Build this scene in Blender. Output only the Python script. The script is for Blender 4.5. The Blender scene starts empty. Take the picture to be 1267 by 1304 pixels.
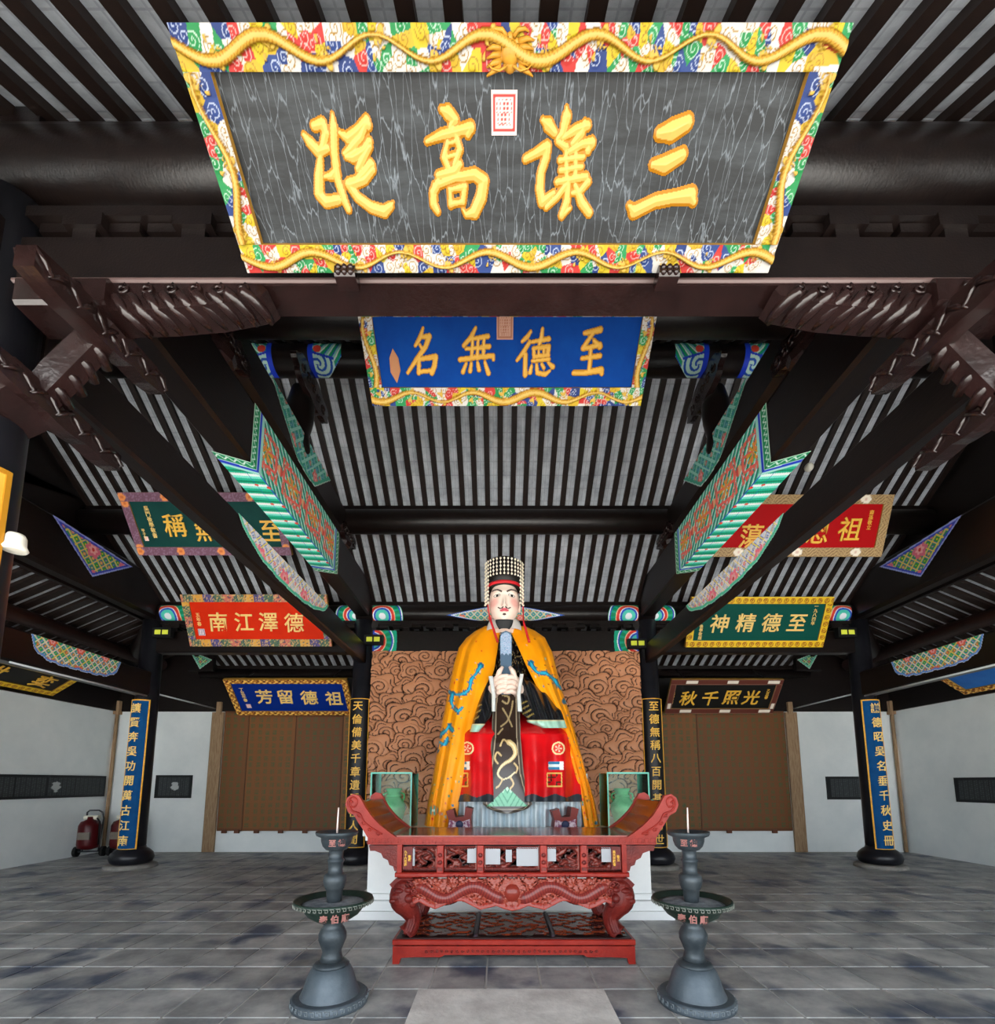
import bpy, math, random
import numpy as np
from mathutils import Vector, Matrix
random.seed(7); RNG = np.random.default_rng(7)
scene = bpy.context.scene
col = scene.collection
PI = math.pi

# ------------------------------------------------------------------ camera
FPX, CX, CY, TH = 600.0, 636.5, 920.0, math.atan(77/600.0)
CAM = np.array([-0.105, 0.0, 1.48])
cd = bpy.data.cameras.new('camera'); cam = bpy.data.objects.new('camera', cd); col.objects.link(cam)
cd.sensor_fit = 'HORIZONTAL'; cd.sensor_width = 36.0; cd.lens = FPX/1267*36
cd.shift_x = (633.5-CX)/1267; cd.shift_y = (CY-652)/1267
cd.clip_start = 0.02; cd.clip_end = 300
cam.location = CAM; cam.rotation_euler = (PI/2+TH, 0, 0)
scene.camera = cam

# ------------------------------------------------------------------ world, daylight, exposure
w = bpy.data.worlds.new('overcast_sky'); scene.world = w; w.use_nodes = True
bg = w.node_tree.nodes['Background']; bg.inputs[0].default_value = (0.86, 0.93, 1.0, 1); bg.inputs[1].default_value = 1.7
sd = bpy.data.lights.new('daylight', 'SUN'); sd.energy = 9.0; sd.angle = math.radians(9); sd.color = (1.0, 0.97, 0.93)
so = bpy.data.objects.new('daylight', sd); col.objects.link(so); so.rotation_euler = (math.radians(26), 0, math.radians(5)); so.location = (0, -8, 9)
scene.view_settings.view_transform = 'Standard'; scene.view_settings.look = 'None'
scene.view_settings.gamma = 1.0; scene.view_settings.use_curve_mapping = False
scene.view_settings.exposure = 1.75

# ------------------------------------------------------------------ pixel -> place (a pixel gives a direction, a plane gives the distance)
_F = np.array([0, math.cos(TH), math.sin(TH)]); _U = np.array([0, -math.sin(TH), math.cos(TH)])
def ray(x, y): return _F*FPX + np.array([1., 0, 0])*(x-CX) + _U*(CY-y)
def at_y(x, y, Y): d = ray(x, y); return CAM + d*((Y-CAM[1])/d[1])
def at_x(x, y, X): d = ray(x, y); return CAM + d*((X-CAM[0])/d[0])
def at_z(x, y, Z): d = ray(x, y); return CAM + d*((Z-CAM[2])/d[2])

# ------------------------------------------------------------------ materials
def lin(c):
    if isinstance(c, str): c = [int(c[i:i+2], 16)/255 for i in (0, 2, 4)]
    return tuple(((v+0.055)/1.055)**2.4 if v > 0.04045 else v/12.92 for v in c)
MATS = {}
def mat(name, c, rough=0.5, metal=0.0, c2=None, nscale=6.0, ndetail=6.0, bump=0.0, bscale=40.0, spec=0.28, coat=0.0, vary=0.0, stretch=None, lo=0.35, hi=0.65):
    if name in MATS: return MATS[name]
    m = bpy.data.materials.new(name); m.use_nodes = True; nt = m.node_tree; b = nt.nodes['Principled BSDF']
    c = lin(c); b.inputs['Base Color'].default_value = (*c, 1); b.inputs['Roughness'].default_value = rough
    b.inputs['Metallic'].default_value = metal; b.inputs['Specular IOR Level'].default_value = spec
    if coat: b.inputs['Coat Weight'].default_value = coat; b.inputs['Coat Roughness'].default_value = 0.12
    tc = nt.nodes.new('ShaderNodeTexCoord'); vec = tc.outputs['Object']
    if stretch:
        mp = nt.nodes.new('ShaderNodeMapping'); mp.inputs['Scale'].default_value = stretch
        nt.links.new(vec, mp.inputs['Vector']); vec = mp.outputs['Vector']
    out = None
    if c2 is not None:
        n = nt.nodes.new('ShaderNodeTexNoise'); n.inputs['Scale'].default_value = nscale; n.inputs['Detail'].default_value = ndetail
        n.inputs['Roughness'].default_value = 0.62
        nt.links.new(vec, n.inputs['Vector'])
        r = nt.nodes.new('ShaderNodeValToRGB'); r.color_ramp.elements[0].position = lo; r.color_ramp.elements[1].position = hi
        r.color_ramp.elements[0].color = (*c, 1); r.color_ramp.elements[1].color = (*lin(c2), 1)
        nt.links.new(n.outputs['Fac'], r.inputs['Fac']); out = r.outputs['Color']
        nt.links.new(out, b.inputs['Base Color'])
    if vary:
        oi = nt.nodes.new('ShaderNodeObjectInfo'); hs = nt.nodes.new('ShaderNodeHueSaturation')
        mr = nt.nodes.new('ShaderNodeMapRange'); mr.inputs['To Min'].default_value = 1-vary; mr.inputs['To Max'].default_value = 1+vary
        nt.links.new(oi.outputs['Random'], mr.inputs['Value']); nt.links.new(mr.outputs['Result'], hs.inputs['Value'])
        if out: nt.links.new(out, hs.inputs['Color'])
        else: hs.inputs['Color'].default_value = (*c, 1)
        nt.links.new(hs.outputs['Color'], b.inputs['Base Color'])
    if bump:
        n2 = nt.nodes.new('ShaderNodeTexNoise'); n2.inputs['Scale'].default_value = bscale; n2.inputs['Detail'].default_value = 5
        bp = nt.nodes.new('ShaderNodeBump'); bp.inputs['Strength'].default_value = bump; bp.inputs['Distance'].default_value = 0.01
        nt.links.new(vec, n2.inputs['Vector']); nt.links.new(n2.outputs['Fac'], bp.inputs['Height']); nt.links.new(bp.outputs['Normal'], b.inputs['Normal'])
    MATS[name] = m; return m
def paint(name, rough=0.5, metal=0.0, coat=0.0, spec=0.25):
    """pigment comes from the mesh's own colour attribute"""
    if name in MATS: return MATS[name]
    m = bpy.data.materials.new(name); m.use_nodes = True; nt = m.node_tree; b = nt.nodes['Principled BSDF']
    a = nt.nodes.new('ShaderNodeAttribute'); a.attribute_name = 'pigment'
    nt.links.new(a.outputs['Color'], b.inputs['Base Color']); b.inputs['Roughness'].default_value = rough
    b.inputs['Metallic'].default_value = metal; b.inputs['Specular IOR Level'].default_value = spec
    if coat: b.inputs['Coat Weight'].default_value = coat; b.inputs['Coat Roughness'].default_value = 0.1
    MATS[name] = m; return m
WOOD = mat('black_lacquered_timber', '0e0909', 0.34, c2='17100e', nscale=3, stretch=(6, 1, 6), bump=0.12, bscale=14, spec=.4)
COLM = mat('black_lacquered_column', '14151a', 0.32, c2='1d1d22', nscale=4)
BRWN = mat('brown_lacquer_carving', '1b100f', 0.22, c2='261716', nscale=8, bump=0.25, bscale=30, spec=.5)
RAFT = mat('dark_brown_rafter', '170f0d', 0.5, c2='221713', nscale=5, stretch=(5, 1, 5))
GREY = mat('grey_roof_brick', 'b8bdc4', 0.85, c2='8d9299', nscale=5, ndetail=10, bump=0.3, bscale=25, stretch=(1, 1.0, 1), lo=0.4, hi=0.72)
def add_joints(m):
    nt = m.node_tree; b = nt.nodes['Principled BSDF']; src = b.inputs['Base Color'].links[0].from_socket; tc = [n for n in nt.nodes if n.type == 'TEX_COORD'][0]
    br = nt.nodes.new('ShaderNodeTexBrick'); br.inputs['Scale'].default_value = 1.0; br.inputs['Brick Width'].default_value = .2; br.inputs['Row Height'].default_value = .16; br.inputs['Mortar Size'].default_value = .006; br.offset = 0.0
    br.inputs['Color1'].default_value = (1, 1, 1, 1); br.inputs['Color2'].default_value = (.88, .89, .90, 1); br.inputs['Mortar'].default_value = (.68, .68, .69, 1)
    nt.links.new(tc.outputs['Object'], br.inputs['Vector']); mx = nt.nodes.new('ShaderNodeMix'); mx.data_type = 'RGBA'; mx.blend_type = 'MULTIPLY'; mx.inputs[0].default_value = .8
    nt.links.new(src, mx.inputs[6]); nt.links.new(br.outputs['Color'], mx.inputs[7]); nt.links.new(mx.outputs[2], b.inputs['Base Color'])
add_joints(GREY)
WHITE = mat('white_plaster', 'dfe3e2', 0.9, c2='d2d8d8', nscale=1.3, bump=0.06, bscale=20)
STONE = mat('pale_stone', '8e8a83', 0.75, c2='77746f', nscale=9, bump=0.2)
LWOOD = mat('light_timber_post', 'a58a6c', 0.7, c2='8a6d50', nscale=5, stretch=(8, 8, 1))
GOLD = mat('gold_leaf', 'f0b540', 0.35, 0.0, c2='d99a2b', nscale=20, bump=0.2, bscale=60)
PAINT = paint('painted_pattern', 0.55)
GLOSSP = paint('glossy_painted_pattern', 0.25, coat=0.15)

# ------------------------------------------------------------------ object helpers
def tag(o, label=None, cat=None, group=None, kind=None):
    if label: o['label'] = label
    if cat: o['category'] = cat
    if group: o['group'] = group
    if kind: o['kind'] = kind
    return o
def empty(name, loc=(0, 0, 0), rz=0.0, parent=None):
    o = bpy.data.objects.new(name, None); col.objects.link(o); o.location = loc; o.rotation_euler = (0, 0, rz); o.empty_display_size = 0.1
    if parent: o.parent = parent
    return o
def link(name, me, m=None, parent=None, loc=(0, 0, 0), rot=(0, 0, 0)):
    o = bpy.data.objects.new(name, me); col.objects.link(o)
    if m is not None and len(me.materials) == 0: me.materials.append(m)
    o.location = loc; o.rotation_euler = rot
    if parent: o.parent = parent
    return o
class MB:
    def __init__(s): s.v = []; s.f = []; s.sm = []
    def add(s, vs, fs, smooth=False):
        n = len(s.v); s.v += [tuple(map(float, p)) for p in vs]
        s.f += [tuple(i+n for i in f) for f in fs]; s.sm += [smooth]*len(fs); return s
    def box(s, x0, x1, y0, y1, z0, z1, bev=0.0):
        if bev > 0:
            b = min(bev, (x1-x0)*.49, (y1-y0)*.49, (z1-z0)*.49)
            # chamfered along the longest axis
            L = max((x1-x0, 0), (y1-y0, 1), (z1-z0, 2))[1]
            ax = [(x0, x1), (y0, y1), (z0, z1)]; o = [i for i in range(3) if i != L]
            (a0, a1), (c0, c1) = ax[o[0]], ax[o[1]]
            ring = [(a0+b, c0), (a1-b, c0), (a1, c0+b), (a1, c1-b), (a1-b, c1), (a0+b, c1), (a0, c1-b), (a0, c0+b)]
            vs = []
            for t in ax[L]:
                for p in ring:
                    q = [0, 0, 0]; q[L] = t; q[o[0]] = p[0]; q[o[1]] = p[1]; vs.append(q)
            fs = [(i, (i+1) % 8, 8+(i+1) % 8, 8+i) for i in range(8)] + [tuple(range(7, -1, -1)), tuple(range(8, 16))]
            if L == 1: fs = [f[::-1] for f in fs]
            return s.add(vs, fs)
        vs = [(x, y, z) for z in (z0, z1) for y in (y0, y1) for x in (x0, x1)]
        return s.add(vs, [(0, 2, 3, 1), (4, 5, 7, 6), (0, 1, 5, 4), (2, 6, 7, 3), (0, 4, 6, 2), (1, 3, 7, 5)])
    def lathe(s, prof, seg=32, c=(0, 0, 0), sx=1, sy=1, smooth=True, cap=True):
        n = len(prof); vs = []
        for r, z in prof:
            for k in range(seg):
                a = 2*PI*k/seg; vs.append((c[0]+sx*r*math.cos(a), c[1]+sy*r*math.sin(a), c[2]+z))
        fs = [(i*seg+k, i*seg+(k+1) % seg, (i+1)*seg+(k+1) % seg, (i+1)*seg+k) for i in range(n-1) for k in range(seg)]
        s.add(vs, fs, smooth)
        if cap:
            base = len(s.v)-n*seg
            s.f += [tuple(base+k for k in range(seg-1, -1, -1)), tuple(base+(n-1)*seg+k for k in range(seg))]; s.sm += [False, False]
        return s
    def tube(s, pts, r, seg=8, smooth=True, cap=True):
        pts = [Vector(p) for p in pts]; n = len(pts); rs = r if hasattr(r, '__len__') else [r]*n
        vs = []; up = Vector((0, 0, 1)); prev = None
        for i, p in enumerate(pts):
            t = (pts[min(i+1, n-1)]-pts[max(i-1, 0)]).normalized()
            if prev is None:
                a = up if abs(t.dot(up)) < 0.9 else Vector((1, 0, 0)); u = t.cross(a).normalized()
            else: u = (prev - t*prev.dot(t)).normalized()
            prev = u; v = t.cross(u)
            for k in range(seg):
                an = 2*PI*k/seg; vs.append(p + (u*math.cos(an)+v*math.sin(an))*rs[i])
        fs = [(i*seg+k, i*seg+(k+1) % seg, (i+1)*seg+(k+1) % seg, (i+1)*seg+k) for i in range(n-1) for k in range(seg)]
        s.add(vs, fs, smooth)
        if cap:
            base = len(s.v)-n*seg
            s.f += [tuple(base+k for k in range(seg-1, -1, -1)), tuple(base+(n-1)*seg+k for k in range(seg))]; s.sm += [False, False]
        return s
    def prism(s, poly, axis, a0, a1):
        """poly: 2-D outline in the other two axes (in x,y,z order), extruded along axis"""
        n = len(poly); vs = []; o = [i for i in range(3) if i != axis]
        for t in (a0, a1):
            for p in poly:
                q = [0, 0, 0]; q[axis] = t; q[o[0]] = p[0]; q[o[1]] = p[1]; vs.append(q)
        fs = [(i, (i+1) % n, n+(i+1) % n, n+i) for i in range(n)] + [tuple(range(n-1, -1, -1)), tuple(range(n, 2*n))]
        return s.add(vs, fs)
    def ball(s, c, r, seg=12, rings=8, sx=1, sy=1, sz=1):
        prof = [(r*math.sin(PI*i/rings)+1e-5, -r*sz*math.cos(PI*i/rings)) for i in range(rings+1)]
        return s.lathe(prof, seg, c, sx, sy, True, False)
    def mesh(s, name):
        me = bpy.data.meshes.new(name); me.from_pydata(s.v, [], s.f); me.polygons.foreach_set('use_smooth', s.sm); me.update(); return me
    def build(s, name, m=None, parent=None, loc=(0, 0, 0), rot=(0, 0, 0)):
        return link(name, s.mesh(name), m, parent, loc, rot)
def fixn(o):
    import bmesh
    bm = bmesh.new(); bm.from_mesh(o.data); bmesh.ops.recalc_face_normals(bm, faces=bm.faces[:]); bm.to_mesh(o.data); bm.free(); return o
def quads(nu, nv):
    i = np.arange(nu*nv).reshape(nu, nv)
    return np.stack([i[:-1, :-1], i[1:, :-1], i[1:, 1:], i[:-1, 1:]], -1).reshape(-1, 4)
def grid(name, P, rgb=None, m=None, parent=None, keep=None, smooth=True, flip=False, loc=(0, 0, 0), rot=(0, 0, 0)):
    """P: (nu,nv,3) points; rgb: (nu,nv,3) linear pigment; keep: (nu,nv) bool"""
    nu, nv = P.shape[:2]; f = quads(nu, nv)
    if flip: f = f[:, ::-1]
    V = P.reshape(-1, 3)
    C = None if rgb is None else rgb.reshape(-1, 3)
    if keep is not None:
        k = keep.reshape(-1); f = f[k[f].all(1)]
        used = np.unique(f); mp = np.full(len(V), -1); mp[used] = np.arange(len(used)); f = mp[f]; V = V[used]
        if C is not None: C = C[used]
    me = bpy.data.meshes.new(name); me.vertices.add(len(V)); me.vertices.foreach_set('co', V.astype(np.float32).ravel())
    me.loops.add(f.size); me.loops.foreach_set('vertex_index', f.astype(np.int32).ravel())
    me.polygons.add(len(f)); me.polygons.foreach_set('loop_start', np.arange(0, f.size, 4, dtype=np.int32))
    me.polygons.foreach_set('use_smooth', np.full(len(f), smooth))
    me.update(calc_edges=True); me.validate()
    if C is not None:
        at = me.attributes.new('pigment', 'FLOAT_COLOR', 'POINT')
        at.data.foreach_set('color', np.concatenate([C, np.ones((len(C), 1))], 1).astype(np.float32).ravel())
    return link(name, me, m, parent, loc, rot)
def UV(nu, nv): return np.meshgrid(np.linspace(0, 1, nu), np.linspace(0, 1, nv), indexing='ij')
def bil(c00, c10, c11, c01, u, v):
    c00, c10, c11, c01 = map(np.asarray, (c00, c10, c11, c01)); u = u[..., None]; v = v[..., None]
    return c00*(1-u)*(1-v)+c10*u*(1-v)+c11*u*v+c01*(1-u)*v
def C3(h): return np.array(lin(h))
def fill(u, h): return np.broadcast_to(C3(h), u.shape+(3,)).copy()
def put(rgb, mask, h): rgb[mask] = C3(h); return rgb
def segd(px, py, pts):
    """distance to a polyline, and arc position"""
    best = np.full(px.shape, 1e9); arc = np.zeros(px.shape); s = 0
    for (x0, y0), (x1, y1) in zip(pts[:-1], pts[1:]):
        dx, dy = x1-x0, y1-y0; L2 = dx*dx+dy*dy+1e-12
        t = np.clip(((px-x0)*dx+(py-y0)*dy)/L2, 0, 1); d = np.hypot(px-x0-t*dx, py-y0-t*dy)
        k = d < best; best[k] = d[k]; arc[k] = (s+t*math.sqrt(L2))[k]; s += math.sqrt(L2)
    return best, arc
def spline(pts, n=40):
    p = np.array(pts, float); m = len(p); t = np.linspace(0, m-1, n); out = []
    for a in t:
        i = min(int(a), m-2); f = a-i; p0, p1, p2, p3 = p[max(i-1, 0)], p[i], p[i+1], p[min(i+2, m-1)]
        out.append(0.5*((2*p1)+(-p0+p2)*f+(2*p0-5*p1+4*p2-p3)*f*f+(-p0+3*p1-3*p2+p3)*f**3))
    return np.array(out)
_tm = {}
def glyphs(body, size, extrude=0.008, bold=0.012, shear=0.0, spacing=1.0):
    """lettering as real raised shapes, centred, lying in local x (right) / y (up)"""
    k = (body, round(size, 4), extrude, bold, shear)
    if k in _tm: return _tm[k]
    cu = bpy.data.curves.new('lettering', 'FONT'); cu.body = body; cu.size = size; cu.extrude = extrude; cu.offset = bold*size
    cu.shear = shear; cu.align_x = 'CENTER'; cu.align_y = 'CENTER'; cu.resolution_u = 2; cu.space_line = spacing
    o = bpy.data.objects.new('lettering', cu); col.objects.link(o); bpy.context.view_layer.update()
    me = bpy.data.meshes.new_from_object(o.evaluated_get(bpy.context.evaluated_depsgraph_get()))
    bpy.data.objects.remove(o); bpy.data.curves.remove(cu)
    if len(me.vertices):
        co = np.empty(len(me.vertices)*3); me.vertices.foreach_get('co', co); co = co.reshape(-1, 3)
        c = (co.min(0)+co.max(0))/2; c[2] = 0; co -= c; me.vertices.foreach_set('co', co.ravel()); me.update()
    _tm[k] = me; return me
def frame_mat(o, ux, uy):
    """matrix whose local x,y run along ux,uy (world), z = normal"""
    ux = Vector(ux).normalized(); uy = Vector(uy); uy = (uy-ux*uy.dot(ux)).normalized(); n = ux.cross(uy)
    M = Matrix((ux, uy, n)).transposed().to_4x4(); M.translation = Vector(o); return M
# ================================================================== the building
XI, XO, YF, YR, YB, XW = 2.66, 6.64, 2.15, 8.6, 10.5, 8.72
# ---- floor
fl = MB().box(-XW, XW, -1.2, YB, -0.12, -0.006).build('floor', mat('pale_mortar', 'b0aea9', 0.9)); tag(fl, 'grey stone tile floor of the hall', kind='structure')
cg = MB().box(-22, 22, -20, -1.2, -0.3, -0.1).build('ground', mat('pale_courtyard_paving', 'd8d5ce', 0.9, c2='cfcbc4', nscale=2)); tag(cg, 'pale paved courtyard ground in front of the hall', kind='structure')
def tile_mat(nm, vary):
    m = mat(nm, '77797a', 0.45, c2='b4b3b0', nscale=2.6, ndetail=9, bump=0.25, bscale=18, vary=vary, lo=0.36, hi=0.68)
    nt = m.node_tree
    tc = [n for n in nt.nodes if n.type == 'TEX_COORD'][0]; g = nt.nodes.new('ShaderNodeNewGeometry')
    for l in list(nt.links):
        if l.from_node == tc: nt.links.new(g.outputs['Position'], l.to_socket)
    # darker bluish stains of their own
    b = nt.nodes['Principled BSDF']; src = b.inputs['Base Color'].links[0].from_socket
    n = nt.nodes.new('ShaderNodeTexNoise'); n.inputs['Scale'].default_value = 1.7; n.inputs['Detail'].default_value = 7
    nt.links.new(g.outputs['Position'], n.inputs['Vector'])
    r = nt.nodes.new('ShaderNodeValToRGB'); r.color_ramp.elements[0].position = 0.54; r.color_ramp.elements[1].position = 0.66
    nt.links.new(n.outputs['Fac'], r.inputs['Fac'])
    mx = nt.nodes.new('ShaderNodeMix'); mx.data_type = 'RGBA'; mx.inputs[7].default_value = (*lin('4a5262'), 1)
    nt.links.new(r.outputs['Color'], mx.inputs[0]); nt.links.new(src, mx.inputs[6]); nt.links.new(mx.outputs[2], b.inputs['Base Color'])
    return m
TX, TY, GX, GY = 0.41, 0.42, -0.21, 4.047
tm_ = MB(); hx, hy = TX/2-0.006, TY/2-0.006; c_ = 0.004
tm_.add([(-hx, -hy, -0.006), (hx, -hy, -0.006), (hx, hy, -0.006), (-hx, hy, -0.006), (-hx+c_, -hy+c_, 0), (hx-c_, -hy+c_, 0), (hx-c_, hy-c_, 0), (-hx+c_, hy-c_, 0)],
        [(0, 1, 5, 4), (1, 2, 6, 5), (2, 3, 7, 6), (3, 0, 4, 7), (4, 5, 6, 7)])
tile_me = tm_.mesh('tile'); tile_me.materials.append(tile_mat('worn_grey_floor_tile', 0.16))
cells = []
for i in range(-22, 23):
    for j in range(-8, 17):
        x = GX+(i+0.5)*TX; y = GY+(j+0.5)*TY
        if abs(x) > XW-0.1 or y > YB-0.05 or y < 2.2: continue
        if -0.70 < x < 0.68 and 1.5 < y < 3.6: continue
        cells.append((y*y+x*x*0.6+(100 if y < 2.2 else 0), x, y))
cells.sort(); far = MB()
for k, (d, x, y) in enumerate(cells):
    if k < 300: link('tile', tile_me, parent=fl, loc=(x, y, 0))
    else: far.add([(x+p[0], y+p[1], p[2]) for p in tm_.v], tm_.f)
o = far.build('far_tile', tile_mat('worn_grey_far_tile', 0), fl); tag(o, kind='stuff')
slab = MB(); slab.box(-0.69, 0.64, 1.6, 3.60, -0.006, 0.012, 0.0)
o = slab.build('stone_slab', mat('pale_granite', 'b5b0ab', 0.7, c2='dad6d0', nscale=3.5, ndetail=10, bump=0.4, bscale=35), fl); o['label'] = 'large pale worn granite slab'

# ---- walls
wb = MB().box(-XW-0.2, XW+0.2, YB, YB+0.2, -0.12, 3.07).build('wall_back', WHITE); tag(wb, 'white plastered back wall', kind='structure')
wl = MB().box(-XW-0.2, -XW, -1.2, YB, -0.12, 3.07).build('wall_left', WHITE); tag(wl, 'white plastered side wall on the left', kind='structure')
wr = MB().box(XW, XW+0.2, -1.2, YB, -0.12, 3.07).build('wall_right', WHITE); tag(wr, 'white plastered side wall on the right', kind='structure')
m_ = MB().box(-XW-0.2, XW+0.2, YB-0.04, YB+0.2, 3.07, 3.75); m_.box(-XW-0.2, XW+0.2, YB+0.02, YB+0.2, 3.75, 4.7)
tag(m_.build('trim_1', WOOD), 'black timber band above the white back wall', kind='structure')
for k, sx in ((2, -1), (3, 1)):
    m_ = MB().box(*sorted((sx*(XW-0.06), sx*(XW+0.2))), -1.2, YB, 3.07, 3.5); m_.box(*sorted((sx*(XW-0.02), sx*(XW+0.2))), -1.2, YB, 3.5, 4.1)
    tag(m_.build('trim_%d' % k, WOOD), 'black timber band above the white side wall on the %s' % ('left' if sx < 0 else 'right'), kind='structure')
    # dark planked gable above the outer frame
    g = MB().prism([(-1.2, 4.5), (10.6, 4.5), (10.6, 4.6), (8.6, 5.0), (7.1, 6.0), (5.4, 7.2), (3.75, 6.0), (2.15, 5.1), (-1.2, 3.2)], 0, sx*6.78, sx*6.86)
    g = fixn(g.build('gable_boards', WOOD)); tag(g, 'black boarded gable above the %s outer beam' % ('left' if sx < 0 else 'right'), kind='structure')

# ---- roof slopes: grey brick soffit + one object per rafter
def slope(nm, label, y0, z0, y1, z1, x0, x1, sp=0.2, rw=0.078, rh=0.05, off=0.1, raft=True):
    L = math.hypot(y1-y0, z1-z0); ny, nz = -(z1-z0)/L, (y1-y0)/L
    m = MB().prism([(y0+ny*rh, z0+nz*rh), (y1+ny*rh, z1+nz*rh), (y1+ny*(rh+.06), z1+nz*(rh+.06)), (y0+ny*(rh+.06), z0+nz*(rh+.06))], 0, x0, x1)
    o = fixn(m.build(nm, GREY)); tag(o, label, kind='structure')
    r = MB().prism([(y0, z0), (y1, z1), (y1+ny*rh, z1+nz*rh), (y0+ny*rh, z0+nz*rh)], 0, -rw/2, rw/2)
    me = r.mesh('rafter'); me.materials.append(RAFT)
    if raft:
        n = int((x1-x0)/sp)
        for i in range(n):
            x = x0+off+i*sp
            if x < x1: link('rafter', me, parent=o, loc=(x, 0, 0))
    return o
PF, MF, RG, MR, PR, ER = (YF, 5.02), (3.75, 5.86), (5.4, 7.04), (7.1, 5.86), (YR, 4.84), (10.62, 3.92)
slope('ceiling', 'front aisle roof soffit of grey brick between dark rafters', -0.9, 3.15, *PF, -6.8, 6.8)
slope('ceiling', 'lower front slope of grey roof brick behind the lintel', *PF, *MF, -6.8, 6.8)
slope('ceiling', 'upper front slope of grey roof brick below the ridge', *MF, *RG, -6.8, 6.8)
slope('ceiling', 'upper rear slope of grey roof brick above the middle purlin', *RG, *MR, -6.8, 6.8)
MB().prism([(5.2, 7.12), (5.6, 7.12), (5.4, 7.3)], 0, -6.85, 6.85).build('ceiling_ridge', WOOD)['kind'] = 'structure'
slope('ceiling', 'lower rear slope of grey roof brick above the statue', *MR, *PR, -6.8, 6.8)
slope('ceiling', 'rear aisle roof soffit of grey brick behind the columns', *PR, *ER, -6.8, 6.8)
def side_slope(sx):
    rh = 0.05; x0, z0, x1, z1 = 6.6, 4.80, 8.95, 3.72; L = math.hypot(x1-x0, z1-z0); nx, nz = -(z1-z0)/L, (x1-x0)/L
    pl = [(x0+nx*rh, z0+nz*rh), (x1+nx*rh, z1+nz*rh), (x1+nx*.11, z1+nz*.11), (x0+nx*.11, z0+nz*.11)]
    m = MB().prism([(sx*a, b) for a, b in pl], 1, -1.0, 10.6)
    o = fixn(m.build('ceiling', GREY)); tag(o, 'side aisle roof soffit of grey brick over the %s wall' % ('left' if sx < 0 else 'right'), kind='structure')
    r = MB().prism([(sx*a, b) for a, b in [(x0, z0), (x1, z1), (x1+nx*rh, z1+nz*rh), (x0+nx*rh, z0+nz*rh)]], 1, -0.06, 0.06)
    me = fixn(r.build('rafter', RAFT, o, (0, 3.0, 0))).data
    for i in range(1, 34): link('rafter', me, parent=o, loc=(0, 3.0+i*0.225, 0))
for sx in (-1, 1): side_slope(sx)

# ---- columns
def column(x, y, top, label, r=0.19, board=None):
    t = empty('column', (x, y, 0)); tag(t, label, 'column', 'black lacquered columns of the hall')
    MB().lathe([(r*1.03, 0.34), (r, 1.2), (r*.97, 2.6), (r*.93, top)], 32).build('shaft', COLM, t)
    MB().lathe([(0.25, 0.06), (0.31, 0.10), (0.335, 0.17), (0.31, 0.25), (0.25, 0.31), (0.205, 0.34), (0.20, 0.37)], 40).build('drum', COLM, t)
    MB().lathe([(0.40, 0.0), (0.385, 0.05), (0.34, 0.07)], 40).build('plinth', STONE, t)
    return t
column(-XI, YR, 4.5, 'black column left of the statue with a black couplet board')
column(XI, YR, 4.5, 'black column right of the statue with a black couplet board')
column(-XO, YR, 4.5, 'black column near the left wall with a blue couplet board')
column(XO, YR, 4.5, 'black column near the right wall with a blue couplet board')
column(-XI-.03, YF, 4.5, 'black front column at the left edge under the carved brackets', 0.17)
column(XI+.03, YF, 4.5, 'black front column at the right edge under the carved brackets', 0.17)

# ---- painted patterns (flat pigment on timber)
def mod(a, b): return a-np.floor(a/b)*b
def pat_stripes(x, s):                      # bands across the soffit of a beam
    c = mod(s, 0.17)/0.17; rgb = fill(x, '26bd98')
    put(rgb, c < .24, 'f0fffa'); put(rgb, (c > .24) & (c < .46), '7ff0dc'); put(rgb, (c > .7) & (c < .86), '0f8a62'); return rgb
def pat_fret(s, h, H):                      # red and gold fretwork over green/white slanted lines
    d = mod(s+h*0.9, 0.11)/0.11; rgb = fill(s, '2cb487')
    put(rgb, d < .2, 'eafff8'); put(rgb, (d > .2) & (d < .42), '6ee0cc'); put(rgb, (d > .62) & (d < .78), '0b5f45'); put(rgb, (d > .86) & (d < .93), '2b4bc0')
    cs = mod(s, 0.62)-0.31; ch = h-H/2
    q = (np.abs(ch) < H*.36)
    a, b = np.abs(cs)/0.26, np.abs(ch)/(H*.36)
    ring = (np.maximum(a, b) > .72) & (np.maximum(a, b) < .98) & (mod(a*3+b, 1.0) > .22)
    bars = (mod(cs+ch*.6, 0.13) < .028) & (a < .7) & (b < .8)
    bars2 = (mod(ch-cs*.25, 0.17) < .035) & (a < .8) & (b < .8)
    put(rgb, q & (ring | bars | bars2), 'f56f62'); put(rgb, (np.hypot(a*.8, b) < .45) & (mod(np.arctan2(ch, cs)*3, 2.1) < 1.1), 'e8a92a')
    put(rgb, np.hypot(cs-.31+.0, ch) < .06, 'f0b98a'); put(rgb, np.hypot(cs+.31, ch) < .06, 'e0574c')
    return rgb
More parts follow.
